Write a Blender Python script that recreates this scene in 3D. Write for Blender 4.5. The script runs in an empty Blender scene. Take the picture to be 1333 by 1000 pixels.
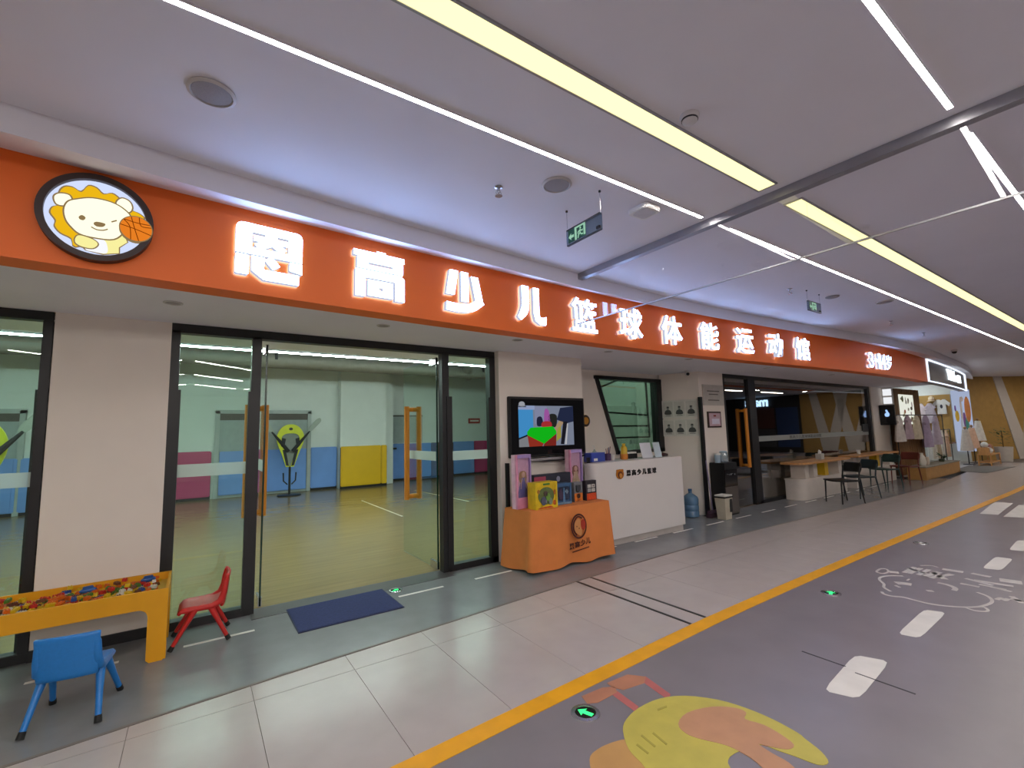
import bpy, bmesh, math, random
import numpy as np
from mathutils import Matrix, Vector

random.seed(7)
SC = bpy.context.scene
COL = SC.collection
PI = math.pi

# ------------------------------------------------------------------ camera, from the photograph's vanishing points
W_PX, H_PX, F_PX, EYE = 1333.0, 1000.0, 597.0, 1.58
def _ray(p):
    return np.array([(p[0] - W_PX / 2) / F_PX, -(p[1] - H_PX / 2) / F_PX, -1.0])
_X = _ray((1540, 540)); _X /= np.linalg.norm(_X)
_Y = _ray((255, 573)); _Y -= _X * np.dot(_X, _Y); _Y /= np.linalg.norm(_Y)
_R = np.array([_X, _Y, np.cross(_X, _Y)])
cam_data = bpy.data.cameras.new('camera'); cam_data.sensor_width = 36.0
cam_data.lens = 36.0 * F_PX / W_PX; cam_data.clip_start = 0.05; cam_data.clip_end = 200
cam = bpy.data.objects.new('camera', cam_data); COL.objects.link(cam)
cam.matrix_world = Matrix.Translation((0, 0, EYE)) @ Matrix(_R.tolist()).to_4x4()
SC.camera = cam
def at_z(px, py, z=0.0):
    d = _R @ _ray((px, py)); t = (z - EYE) / d[2]; return (d[0] * t, d[1] * t, z)
def at_y(px, py, y):
    d = _R @ _ray((px, py)); t = y / d[1]; return (d[0] * t, y, EYE + d[2] * t)
def at_x(px, py, x):
    d = _R @ _ray((px, py)); t = x / d[0]; return (x, d[1] * t, EYE + d[2] * t)

# ------------------------------------------------------------------ world and exposure
world = bpy.data.worlds.new('world'); SC.world = world; world.use_nodes = True
world.node_tree.nodes['Background'].inputs[0].default_value = (0.75, 0.72, 0.8, 1)
world.node_tree.nodes['Background'].inputs[1].default_value = 0.05
SC.view_settings.view_transform = 'Standard'; SC.view_settings.look = 'None'
SC.view_settings.gamma = 1.0; SC.view_settings.use_curve_mapping = False
SC.view_settings.exposure = 0.0
L_THIN, L_PANEL, L_LETTER, L_GYM, L_SHOP, L_CAFE, L_HALL = 50.0, 1.6, 13.0, 96.0, 16.0, 10.0, 120.0

# ------------------------------------------------------------------ materials
def lin(c):
    if isinstance(c, str):
        c = [int(c[i:i + 2], 16) / 255 for i in (1, 3, 5)]
        c = [v / 12.92 if v <= 0.04045 else ((v + 0.055) / 1.055) ** 2.4 for v in c]
    return tuple(c)
MATS = {}
def mat(key, col='#808080', rough=0.5, metal=0.0, var=0.06, scale=8.0, bump=0.0, spec=0.5, coat=0.0, stretch=None):
    if key in MATS: return MATS[key]
    m = bpy.data.materials.new(key); m.use_nodes = True
    nt = m.node_tree; b = nt.nodes['Principled BSDF']; c = lin(col)
    b.inputs['Roughness'].default_value = rough; b.inputs['Metallic'].default_value = metal
    b.inputs['Specular IOR Level'].default_value = spec; b.inputs['Coat Weight'].default_value = coat
    tc = nt.nodes.new('ShaderNodeTexCoord'); no = nt.nodes.new('ShaderNodeTexNoise')
    no.inputs['Scale'].default_value = scale; no.inputs['Detail'].default_value = 4
    src = tc.outputs['Object']
    if stretch:
        mp = nt.nodes.new('ShaderNodeMapping'); mp.inputs['Scale'].default_value = stretch
        nt.links.new(src, mp.inputs['Vector']); src = mp.outputs['Vector']
    nt.links.new(src, no.inputs['Vector'])
    rp = nt.nodes.new('ShaderNodeValToRGB')
    rp.color_ramp.elements[0].position = 0.3; rp.color_ramp.elements[1].position = 0.7
    rp.color_ramp.elements[0].color = tuple(v * (1 - var) for v in c) + (1,)
    rp.color_ramp.elements[1].color = tuple(min(1, v * (1 + var)) for v in c) + (1,)
    nt.links.new(no.outputs['Fac'], rp.inputs['Fac']); nt.links.new(rp.outputs['Color'], b.inputs['Base Color'])
    if bump:
        bp = nt.nodes.new('ShaderNodeBump'); bp.inputs['Strength'].default_value = bump; bp.inputs['Distance'].default_value = 0.01
        nt.links.new(no.outputs['Fac'], bp.inputs['Height']); nt.links.new(bp.outputs['Normal'], b.inputs['Normal'])
    MATS[key] = m; return m
def emit(key, col, strength):
    if key in MATS: return MATS[key]
    m = bpy.data.materials.new(key); m.use_nodes = True; nt = m.node_tree
    nt.nodes.remove(nt.nodes['Principled BSDF'])
    e = nt.nodes.new('ShaderNodeEmission'); e.inputs[0].default_value = lin(col) + (1,); e.inputs[1].default_value = strength
    nt.links.new(e.outputs[0], nt.nodes['Material Output'].inputs[0])
    MATS[key] = m; return m
def glass(key, tint, refl=1.0, base=0.04, rough=0.0):
    if key in MATS: return MATS[key]
    m = bpy.data.materials.new(key); m.use_nodes = True; nt = m.node_tree
    nt.nodes.remove(nt.nodes['Principled BSDF'])
    t = nt.nodes.new('ShaderNodeBsdfTransparent'); t.inputs[0].default_value = tuple(tint) + (1,)
    g = nt.nodes.new('ShaderNodeBsdfGlossy'); g.inputs['Roughness'].default_value = rough
    g.inputs[0].default_value = (refl, refl, refl, 1)
    lw = nt.nodes.new('ShaderNodeLayerWeight'); lw.inputs[0].default_value = 0.5
    p = nt.nodes.new('ShaderNodeMath'); p.operation = 'POWER'; p.inputs[1].default_value = 4.0
    a = nt.nodes.new('ShaderNodeMath'); a.operation = 'MULTIPLY_ADD'; a.inputs[1].default_value = 0.9; a.inputs[2].default_value = base
    a.use_clamp = True
    mx = nt.nodes.new('ShaderNodeMixShader')
    nt.links.new(lw.outputs['Facing'], p.inputs[0]); nt.links.new(p.outputs[0], a.inputs[0])
    nt.links.new(a.outputs[0], mx.inputs[0]); nt.links.new(t.outputs[0], mx.inputs[1]); nt.links.new(g.outputs[0], mx.inputs[2])
    nt.links.new(mx.outputs[0], nt.nodes['Material Output'].inputs[0])
    MATS[key] = m; return m

M_white = mat('white paint', '#ebe2d8', 0.75, var=0.02, scale=3)
M_ceil = mat('ceiling paint', '#e9e7ef', 0.85, var=0.02, scale=2)
M_orange = mat('orange fascia panel', '#f6721f', 0.5, var=0.03, scale=2)
M_tile = mat('cream floor tile', '#b4aaa7', 0.25, var=0.03, scale=5)
M_grout = mat('dark grout', '#6f6763', 0.8)
M_lane = mat('grey lane flooring', '#7f787d', 0.3, var=0.07, scale=3)
M_strip = mat('blue grey shop strip flooring', '#818386', 0.22, var=0.07, scale=4)
M_yline = mat('yellow lane paint', '#e9a50d', 0.4, var=0.08, scale=6)
M_wpaint = mat('white floor paint', '#dcd8d2', 0.5, var=0.06, scale=6)
M_black = mat('black aluminium', '#17171a', 0.4, var=0.1)
M_blackp = mat('black plastic', '#141416', 0.45, var=0.1)
M_alu = mat('brushed aluminium', '#b4b4b8', 0.35, 0.9, var=0.05)
M_steel = mat('steel', '#c8c8cc', 0.25, 1.0, var=0.03)
M_wood = mat('orange handle wood', '#d5851c', 0.45, var=0.12, scale=6, stretch=(8, 8, 0.6))
M_gymfl = mat('maple gym floor', '#978258', 0.22, var=0.1, scale=3, stretch=(0.4, 6, 1))
M_gymwall = mat('gym wall paint', '#dbe2df', 0.7, var=0.02, scale=3)
M_gymceil = mat('dark gym ceiling', '#6d6a62', 0.9, var=0.12, scale=2)
M_tan = mat('tan wall board', '#b18c4c', 0.65, var=0.08, scale=5)
M_plastic_w = mat('white plastic', '#e4e2de', 0.35, var=0.02)
M_laminate = mat('white laminate', '#dcd7d4', 0.35, var=0.02, scale=2)
G_door = glass('green tinted glass', (0.87, 0.955, 0.92), base=0.03)
G_rec = glass('dim green glass', (0.42, 0.50, 0.44), base=0.06)  # tint darkened to stand for the dim room behind the recess window
G_clear = glass('clear glass', (0.985, 0.985, 0.99), base=0.05)
G_cafe = glass('grey glass', (0.78, 0.78, 0.78), base=0.09)
G_pic = glass('box window film', (0.95, 0.95, 0.97), base=0.05)
def frosted(key):
    m = bpy.data.materials.new(key); m.use_nodes = True; nt = m.node_tree
    b = nt.nodes['Principled BSDF']; b.inputs['Base Color'].default_value = (.72, .76, .75, 1); b.inputs['Roughness'].default_value = .6
    t = nt.nodes.new('ShaderNodeBsdfTransparent'); tr = nt.nodes.new('ShaderNodeBsdfTranslucent'); tr.inputs[0].default_value = (.75, .8, .78, 1)
    m1 = nt.nodes.new('ShaderNodeMixShader'); m1.inputs[0].default_value = .5; m2 = nt.nodes.new('ShaderNodeMixShader'); m2.inputs[0].default_value = .45
    nt.links.new(b.outputs[0], m1.inputs[1]); nt.links.new(tr.outputs[0], m1.inputs[2]); nt.links.new(m1.outputs[0], m2.inputs[1]); nt.links.new(t.outputs[0], m2.inputs[2])
    nt.links.new(m2.outputs[0], nt.nodes['Material Output'].inputs[0]); MATS[key] = m; return m
M_frost = frosted('frosted film')

# ------------------------------------------------------------------ mesh helpers
WM = {}
class MB:
    def __init__(s): s.v = []; s.f = []
    def add(s, vs, fs):
        n = len(s.v); s.v += [tuple(v) for v in vs]; s.f += [tuple(i + n for i in f) for f in fs]; return s
    def box(s, x0, x1, y0, y1, z0, z1):
        return s.add([(x0,y0,z0),(x1,y0,z0),(x1,y1,z0),(x0,y1,z0),(x0,y0,z1),(x1,y0,z1),(x1,y1,z1),(x0,y1,z1)],
                     [(0,3,2,1),(4,5,6,7),(0,1,5,4),(1,2,6,5),(2,3,7,6),(3,0,4,7)])
    def cyl(s, p0, p1, r0, r1=None, n=12):
        r1 = r0 if r1 is None else r1
        a = Vector(p0); b = Vector(p1); d = (b - a).normalized()
        u = d.orthogonal().normalized(); w = d.cross(u)
        vs = [a + (u * math.cos(2*PI*i/n) + w * math.sin(2*PI*i/n)) * r0 for i in range(n)] + \
             [b + (u * math.cos(2*PI*i/n) + w * math.sin(2*PI*i/n)) * r1 for i in range(n)]
        fs = [(i, (i+1) % n, n + (i+1) % n, n + i) for i in range(n)] + [tuple(range(n-1, -1, -1)), tuple(range(n, 2*n))]
        return s.add(vs, fs)
    def tube(s, pts, r, n=8):
        pts = [Vector(p) for p in pts]; rings = []
        u = None
        for i, p in enumerate(pts):
            d = (pts[min(i+1, len(pts)-1)] - pts[max(i-1, 0)]).normalized()
            u = d.orthogonal().normalized() if u is None else (u - d * u.dot(d)).normalized()
            w = d.cross(u); rr = r[i] if isinstance(r, (list, tuple)) else r
            rings.append([p + (u * math.cos(2*PI*k/n) + w * math.sin(2*PI*k/n)) * rr for k in range(n)])
        vs = [q for ring in rings for q in ring]; fs = []
        for i in range(len(pts) - 1):
            for k in range(n): fs.append((i*n+k, i*n+(k+1) % n, (i+1)*n+(k+1) % n, (i+1)*n+k))
        fs += [tuple(range(n-1, -1, -1)), tuple(range((len(pts)-1)*n, len(pts)*n))]
        return s.add(vs, fs)
    def prism(s, poly, fn, w0, w1):
        n = len(poly)
        a = sum(poly[i][0]*poly[(i+1) % n][1] - poly[(i+1) % n][0]*poly[i][1] for i in range(n))
        if a < 0: poly = poly[::-1]
        vs = [fn(u, v, w0) for u, v in poly] + [fn(u, v, w1) for u, v in poly]
        return s.add(vs, [tuple(range(n-1, -1, -1)), tuple(range(n, 2*n))] + [(i, (i+1) % n, n+(i+1) % n, n+i) for i in range(n)])
    def lathe(s, prof, c=(0, 0, 0), n=24, sx=1.0, sy=1.0):
        vs = []; fs = []; m = len(prof)
        for i in range(n):
            a = 2*PI*i/n
            vs += [(c[0] + r*math.cos(a)*sx, c[1] + r*math.sin(a)*sy, c[2] + z) for r, z in prof]
        for i in range(n):
            j = (i+1) % n
            for k in range(m-1): fs.append((i*m+k, j*m+k, j*m+k+1, i*m+k+1))
        fs.append(tuple(i*m for i in range(n-1, -1, -1))); fs.append(tuple(i*m+m-1 for i in range(n)))
        return s.add(vs, fs)
    def ball(s, c, rx, ry=None, rz=None, n=12):
        ry = rx if ry is None else ry; rz = rx if rz is None else rz
        m = n // 2
        return s.lathe([(max(1e-4, math.sin(PI*k/m)), -math.cos(PI*k/m)) for k in range(m+1)], (0, 0, 0), n)._xf(len(s.v) - n*(m+1), c, rx, ry, rz)
    def _xf(s, start, c, rx, ry, rz):
        for i in range(max(0, start), len(s.v)):
            x, y, z = s.v[i]; s.v[i] = (c[0]+x*rx, c[1]+y*ry, c[2]+z*rz)
        return s
    def sheet(s, fn, nu, nv, thick=None):
        vs = [fn(i/nu, j/nv) for i in range(nu+1) for j in range(nv+1)]
        fs = [(i*(nv+1)+j, (i+1)*(nv+1)+j, (i+1)*(nv+1)+j+1, i*(nv+1)+j+1) for i in range(nu) for j in range(nv)]
        return s.add(vs, fs)
    def mesh(s, name, m, smooth=None, bevel=0.0):
        me = bpy.data.meshes.new(name); me.from_pydata(s.v, [], s.f)
        bm = bmesh.new(); bm.from_mesh(me)
        if bevel:
            bmesh.ops.bevel(bm, geom=[e for e in bm.edges], offset=bevel, segments=2, affect='EDGES', clamp_overlap=True)
        bmesh.ops.recalc_face_normals(bm, faces=bm.faces); bm.to_mesh(me); bm.free()
        me.materials.append(m)
        if smooth:
            me.shade_smooth(); me.set_sharp_from_angle(angle=math.radians(smooth))
        me.update(); return me
    def build(s, name, m, parent=None, world=True, smooth=None, bevel=0.0, label=None):
        return link(name, s.mesh(name, m, smooth, bevel), parent, world, label)
def link(name, me, parent=None, world=True, label=None):
    o = bpy.data.objects.new(name, me); COL.objects.link(o); WM[o] = Matrix.Identity(4)
    if parent is not None:
        o.parent = parent
        if world: o.matrix_parent_inverse = WM[parent].inverted()
        else: WM[o] = WM[parent].copy()
    if label: o['label'] = label
    return o
def solid(mb_thick, name, m, parent=None, t=0.01, **k):       # sheet with a solidify modifier
    o = mb_thick.build(name, m, parent, **k)
    md = o.modifiers.new('solid', 'SOLIDIFY'); md.thickness = t; md.offset = 0
    return o
def thing(name, label, cat, loc=(0, 0, 0), rz=0.0, group=None, kind=None):
    o = bpy.data.objects.new(name, None); COL.objects.link(o); o.empty_display_size = 0.1
    o.location = loc; o.rotation_euler = (0, 0, rz)
    WM[o] = Matrix.Translation(loc) @ Matrix.Rotation(rz, 4, 'Z')
    return tag(o, label, cat, group, kind)
def tag(o, label=None, cat=None, group=None, kind=None):
    if label: o['label'] = label
    if cat: o['category'] = cat
    if group: o['group'] = group
    if kind: o['kind'] = kind
    return o
def struct(o, label=None): return tag(o, label, None, None, 'structure')
def dup(root, loc=None, rz=None, label=None):
    r = root.copy(); COL.objects.link(r)
    if loc is not None: r.location = loc
    if rz is not None: r.rotation_euler = (0, 0, rz)
    if label: r['label'] = label
    WM[r] = Matrix.Translation(r.location) @ Matrix.Rotation(r.rotation_euler[2], 4, 'Z')
    for ch in list(root.children):
        c = ch.copy(); COL.objects.link(c); c.parent = r
        for g in list(ch.children):
            d = g.copy(); COL.objects.link(d); d.parent = c
    return r
XZ = lambda y: (lambda u, v, w: (u, y + w, v))
XY = lambda z: (lambda u, v, w: (u, v, z + w))
def arc(cx, cy, r, a0, a1, n=8, ry=None):
    ry = r if ry is None else ry
    return [(cx + r*math.cos(math.radians(a0 + (a1-a0)*i/n)), cy + ry*math.sin(math.radians(a0 + (a1-a0)*i/n))) for i in range(n+1)]
def ell(cx, cy, rx, ry=None, n=28): return arc(cx, cy, rx, 0, 360, n, ry)[:-1]
def rrect(x0, x1, y0, y1, r, n=4):
    return arc(x1-r, y0+r, r, -90, 0, n) + arc(x1-r, y1-r, r, 0, 90, n) + arc(x0+r, y1-r, r, 90, 180, n) + arc(x0+r, y0+r, r, 180, 270, n)
def ribbon(pts, w):
    L = []; R = []
    for i, p in enumerate(pts):
        a = pts[max(i-1, 0)]; b = pts[min(i+1, len(pts)-1)]
        dx, dy = b[0]-a[0], b[1]-a[1]; l = math.hypot(dx, dy) or 1
        ww = w[i] if isinstance(w, (list, tuple)) else w
        nx, ny = -dy/l*ww/2, dx/l*ww/2
        L.append((p[0]+nx, p[1]+ny)); R.append((p[0]-nx, p[1]-ny))
    return L + R[::-1]
def smooth_pts(pts, n=6, closed=False):
    out = []; N = len(pts); rng = range(N if closed else N-1)
    g = (lambda i: pts[i % N]) if closed else (lambda i: pts[min(max(i, 0), N-1)])
    for i in rng:
        p0, p1, p2, p3 = g(i-1), g(i), g(i+1), g(i+2)
        for k in range(n):
            t = k/n
            out.append(tuple(0.5*((2*p1[j]) + (-p0[j]+p2[j])*t + (2*p0[j]-5*p1[j]+4*p2[j]-p3[j])*t*t + (-p0[j]+3*p1[j]-3*p2[j]+p3[j])*t**3) for j in (0, 1)))
    if not closed: out.append(pts[-1])
    return out
def curve_fn(pts):
    xs = np.array([p[0] for p in pts], float); ys = np.array([p[1] for p in pts], float)
    d = np.gradient(ys, xs)
    def f(x):
        i = int(np.clip(np.searchsorted(xs, x) - 1, 0, len(xs)-2)); h = xs[i+1]-xs[i]; t = (x-xs[i])/h
        if t < 0: return float(ys[0] + d[0]*(x-xs[0]))
        if t > 1: return float(ys[-1] + d[-1]*(x-xs[-1]))
        return float((2*t**3-3*t*t+1)*ys[i] + (t**3-2*t*t+t)*h*d[i] + (-2*t**3+3*t*t)*ys[i+1] + (t**3-t*t)*h*d[i+1])
    return f
_TX = {}
def text_geo(body, offset=0.0, depth=0.5):
    k = (body, offset, depth)
    if k not in _TX:
        c = bpy.data.curves.new('t', 'FONT'); c.body = body; c.extrude = depth; c.offset = offset; c.resolution_u = 3
        o = bpy.data.objects.new('t', c); COL.objects.link(o); bpy.context.view_layer.update()
        me = o.to_mesh(); vs = np.array([v.co[:] for v in me.vertices]); fs = [tuple(p.vertices) for p in me.polygons]
        o.to_mesh_clear(); bpy.data.objects.remove(o); bpy.data.curves.remove(c)
        lo = vs.min(0); hi = vs.max(0); vs = (vs - lo) / np.maximum(hi - lo, 1e-6)
        _TX[k] = (vs, fs)
    return _TX[k]
def put_text(mb, body, x0, x1, y0, y1, fn, w0, w1, offset=0.0):
    vs, fs = text_geo(body, offset)
    mb.add([fn(x0 + v[0]*(x1-x0), y0 + v[1]*(y1-y0), w0 + v[2]*(w1-w0)) for v in vs], fs)
    return mb
def fpoly(pts): return [at_z(x, y, 0.0)[:2] for x, y in pts]        # photo points that lie on the floor
# plan curves: fascia line and edge of the grey strip, in metres
Yf = curve_fn([(-6, 2.95), (-3, 3.32), (-.9, 3.53), (.65, 3.66), (2, 3.75), (4.2, 3.84), (6, 3.83), (7.6, 3.75), (10, 3.6), (11.6, 3.54), (13.6, 3.55), (15.5, 3.64), (17.9, 3.8), (20, 3.98), (22.6, 4.28), (25, 4.7)])
Yb = curve_fn([(-6, 2.55), (-3, 2.92), (-.88, 3.2), (.12, 3.34), (2.24, 3.53), (3.3, 3.61), (4.6, 3.67), (8.1, 3.57), (11.25, 3.30), (14, 3.27), (17, 3.45), (20, 3.72), (23, 4.15), (25, 4.5)])   # edge of the corridor ceiling
Ye = curve_fn([(-6, 3.0), (-3, 3.3), (-.7, 3.46), (.4, 3.57), (1.77, 3.66), (3.5, 3.79), (6.3, 3.86), (8.9, 3.78), (11, 3.7), (13.1, 3.65), (14.7, 3.65), (17.4, 3.8), (20.4, 4.02), (24, 4.6)])
Yl = curve_fn([(-6, 2.0), (-2, 2.1), (.98, 2.19), (1.64, 2.22), (2.45, 2.25), (3.5, 2.29), (5.1, 2.30), (7.7, 2.285), (11, 2.24), (15.4, 2.19), (20, 2.2), (27, 2.3)])
Z_SOF, Z_TOP, Z_CEIL = 2.61, 3.21, 3.30
def frange(a, b, st):
    n = max(1, int(round((b-a)/st))); return [a + (b-a)*i/n for i in range(n+1)]

# ================================================================== THE SETTING
Y_FAC = 4.95          # plane of the entrance glazing
XA, XB = -9.0, 29.0   # hall extents along the corridor
def strip_floor(ya, yb, x0, x1, z0, z1, step=0.5):
    mb = MB(); xs = frange(x0, x1, step); n = len(xs)
    vs = []
    for x in xs: vs += [(x, ya(x), z0), (x, yb(x), z0), (x, ya(x), z1), (x, yb(x), z1)]
    fs = []
    for i in range(n-1):
        a, b = i*4, i*4+4
        fs += [(a, a+1, b+1, b), (a+2, b+2, b+3, a+3), (a, b, b+2, a+2), (a+1, a+3, b+3, b+1)]
    fs += [(0, 2, 3, 1), ((n-1)*4, (n-1)*4+1, (n-1)*4+3, (n-1)*4+2)]
    return mb.add(vs, fs)
K = lambda c: (lambda x: c)
struct(strip_floor(K(-12.0), lambda x: Yl(x)+.02, XA, XB, -.15, 0).build('floor', M_lane), 'grey resin lane flooring of the mall corridor')
struct(strip_floor(Ye, K(5.02), XA, 17.0, -.15, 0).build('floor_shop_strip', M_strip), 'blue grey floor strip along the glazed shopfront')
fl_t = struct(strip_floor(lambda x: Yl(x)+.02, Ye, XA, XB, -.15, -.006).build('floor_tiled', M_grout), 'cream tiled walkway between yellow line and grey strip')
cols = [0.35 + 0.6*k for k in range(-9, 5)] + [3.35] + [3.57 + 0.6*k for k in range(0, 36)]
for x0, x1 in zip(cols[:-1], cols[1:]):
    for lo, hi in ((lambda x: Yl(x)+.03, K(3.35)), (K(3.354), lambda x: Ye(x)-.012)):
        g = .0015
        if hi(x0) - lo(x0) < .03: continue
        strip_floor(lo, hi, x0+g, x1-g, -.03, 0, 0.3).build('floor_tile', M_tile, fl_t)
for x in (3.355, 3.565):
    struct(MB().box(x-.014, x+.014, Yl(x)+.13, Ye(x)-.01, -.01, .002).build('trim_1', M_black), 'dark expansion joint strip across the cream tiles')
struct(strip_floor(lambda x: Ye(x)-.012, lambda x: Ye(x)+.012, XA, 17, -.02, .003).build('trim_2', M_grout), 'thin dark metal edge strip of the grey floor')
struct(MB().box(XA, 12, 5.02, 16.5, -.15, -.004).build('floor_gym', M_gymfl), 'pale maple floor of the gym hall')
struct(MB().box(.46, 2.46, 4.78, 5.06, -.05, .004).build('trim_3', mat('dark threshold stone', '#4c484a', .35)), 'dark stone threshold of the open entrance')
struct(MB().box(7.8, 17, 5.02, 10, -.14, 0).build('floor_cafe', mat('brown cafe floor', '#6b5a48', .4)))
struct(MB().box(17.0, XB, 4.2, 12, -.15, -.003).build('floor_boutique', mat('boutique floor', '#a9a49c', .3)))

tag(strip_floor(Yl, lambda x: Yl(x)+.12, XA, 26, 0, .003).build('lane_line', M_yline), 'long yellow line painted along the grey lane', 'floor marking')

# ceiling, bulkhead, fascia, soffit
struct(strip_floor(K(-12.0), Yb, XA, XB, Z_CEIL, Z_CEIL+.1).build('ceiling', M_ceil), 'flat pale ceiling of the corridor')
mb = MB(); vs = []; fs = []; xs_ = frange(XA, 24.6, .4)
for x in xs_: vs += [(x, Yb(x), Z_CEIL+.1), (x, Yb(x), Z_CEIL - .155), (x, Yf(x)-.005, Z_TOP-.002), (x, Yf(x)+.25, Z_TOP), (x, Yf(x)+.25, Z_CEIL+.1)]
for i in range(len(xs_)-1):
    for k in range(5): fs.append((i*5+k, i*5+(k+1) % 5, (i+1)*5+(k+1) % 5, (i+1)*5+k))
struct(mb.add(vs, fs).build('ceiling_bulkhead', M_ceil, smooth=25), 'curved white bulkhead above the orange fascia')
struct(strip_floor(Yf, lambda x: Yf(x)+.2, XA, 15.6, Z_SOF-.01, Z_TOP+.01, .25).build('wall_fascia', M_orange, smooth=30), 'curved orange fascia over the shopfront')
struct(strip_floor(lambda x: Yf(x)+.2, K(5.9), XA, 17.2, Z_SOF, Z_SOF+.12).build('ceiling_soffit', M_ceil), 'pale soffit under the orange fascia')

# facade walls
def wall(name, label, *boxes, m=None):
    mb = MB()
    for b in boxes: mb.box(*b)
    return struct(mb.build(name, m or M_white), label)
wall('wall_left', 'plain white wall between side window and entrance', (-.955, -.21, 4.93, 5.12, 0, Z_SOF))
wall('wall_television', 'white wall panel that carries the television', (3.13, 4.55, 4.84, 5.02, 0, Z_SOF), (4.45, 4.55, 5.02, 5.9, 0, Z_SOF))
wall('wall_recess', 'white back wall of the reception recess', (4.55, 5.60, 5.7, 5.85, 0, Z_SOF), (5.60, 7.40, 5.7, 5.85, 0, 1.14), (5.60, 7.40, 5.7, 5.85, 2.52, Z_SOF), (7.36, 7.45, 5.7, 5.85, 0, Z_SOF))
struct(MB().prism([(5.60, 1.14), (6.12, 1.14), (5.66, 2.52), (5.60, 2.52)], XZ(5.7), 0, .15).build('wall_recess_wedge', M_white))
struct(MB().prism([(7.40, 5.7), (7.63, 5.0), (8.42, 5.0), (8.42, 5.2), (7.75, 5.2), (7.5, 5.9)], XY(0), 0, Z_SOF).build('wall_pillar', M_white), 'white pillar wall with plaques beside the reception')
wall('wall_cafe_end', 'white wall end beside the dark glazing', (15.86, 17.0, 4.98, 5.2, 0, Z_SOF))
wall('baseboard_left', None, (-.955, -.21, 4.915, 4.93, 0, .08), m=M_black)
wall('wall_above_glazing', None, (XA, 17.2, 4.98, 5.1, Z_SOF+.03, 4.1), (XA, 17.2, 5.86, 5.95, Z_SOF+.03, 4.1), m=M_gymceil)

# gym hall shell
wall('wall_gym_back', 'pale wall at the back of the gym', (XA, 5.2, 14.9, 15.1, 0, 3.75), (5.2, 5.4, 14.9, 15.7, 0, 3.75), (5.2, 12, 15.7, 15.9, 0, 3.75), m=M_gymwall)
wall('wall_gym_column', 'square white column in the gym wall', (3.62, 5.05, 14.55, 14.95, 0, 3.75), m=M_gymwall)
wall('wall_gym_left', None, (XA-.1, XA, 5.0, 15, 0, 3.75), m=M_gymwall)
wall('wall_gym_right', None, (11.9, 12, 9.95, 15.8, 0, 3.75), m=M_gymwall)
wall('wall_gym_partition', None, (7.75, 7.87, 5.2, 9.9, 0, 3.75), m=M_gymwall)
wall('wall_gym_return', None, (7.75, 12, 9.8, 9.95, 0, 3.75), m=M_gymwall)
struct(MB().box(XA, 12, 5.0, 16, 3.75, 3.9).build('ceiling_gym', M_gymceil), 'dark open ceiling of the gym')
# cafe room shell
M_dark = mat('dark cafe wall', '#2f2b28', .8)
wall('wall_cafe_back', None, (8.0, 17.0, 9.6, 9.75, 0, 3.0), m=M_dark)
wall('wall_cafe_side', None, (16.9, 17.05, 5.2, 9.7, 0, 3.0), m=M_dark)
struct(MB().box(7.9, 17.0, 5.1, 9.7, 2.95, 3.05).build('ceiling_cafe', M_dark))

# hall behind the camera
wall('wall_right', 'plain far wall across the hall', (XA, 24.0, -12.1, -12.0, 0, 3.4))
wall('wall_rear', None, (XA-.1, XA, -12.0, 5.0, 0, 3.4))

# end wall of the corridor: tan boards with white V bands
ENDW = [(24.66, 4.85), (25.6, 4.5), (26.7, 4.0), (27.6, 3.4), (28.2, 2.4), (28.4, 1.0), (28.4, -2.2)]
def wall_path(pts):
    S = [0]
    for a, b in zip(pts[:-1], pts[1:]): S.append(S[-1] + math.hypot(b[0]-a[0], b[1]-a[1]))
    def f(s):
        i = 0
        while i < len(S)-2 and s > S[i+1]: i += 1
        t = (s-S[i])/(S[i+1]-S[i]); a, b = pts[i], pts[i+1]
        l = S[i+1]-S[i]; nx, ny = (b[1]-a[1])/l, -(b[0]-a[0])/l
        return a[0]+(b[0]-a[0])*t, a[1]+(b[1]-a[1])*t, nx, ny
    return f, S[-1]
wp, WL = wall_path(smooth_pts(ENDW, 4))
def wfn(u, v, w):
    x, y, nx, ny = wp(u); return (x + nx*w, y + ny*w, v)
mb = MB(); ss = frange(0, WL, .3)
vs = []; n = len(ss)
for s_ in ss: vs += [wfn(s_, 0, 0), wfn(s_, 3.42, 0), wfn(s_, 0, -.15), wfn(s_, 3.42, -.15)]
fs = []
for i in range(n-1):
    a, b = i*4, i*4+4
    fs += [(a, b, b+1, a+1), (a+2, a+3, b+3, b+2), (a+1, b+1, b+3, a+3)]
endw = struct(mb.add(vs, fs).build('wall_end', M_tan), 'tan board wall with white zigzag bands at corridor end')
M_band = mat('white wall band', '#cfc6bc', .6, var=.02)
def band(s0, s1, s2, s3):
    # slanted band: bottom s0..s1, top s2..s3
    m_ = MB(); N = 8; vs = []
    for i in range(N+1):
        t = i/N; z = 3.29*t + .005
        for w in (.004, .03): vs += [wfn(s0+(s2-s0)*t, z, w), wfn(s1+(s3-s1)*t, z, w)]
    fs = [(0, 1, 3, 2), (N*4, N*4+2, N*4+3, N*4+1)]
    for i in range(N):
        a, b = i*4, i*4+4
        fs += [(a+2, a+3, b+3, b+2), (a, a+2, b+2, b), (a+1, b+1, b+3, a+3), (a, b, b+1, a+1)]
    m_.add(vs, fs).build('panel', M_band, endw)
for s_ in (1.8, 3.9, 5.5, 6.7, 8.0):
    if s_ + 1.9 > WL: break
    band(s_+.75, s_+1.3, s_, s_+.4); band(s_+.85, s_+1.4, s_+1.5, s_+1.9)

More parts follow.
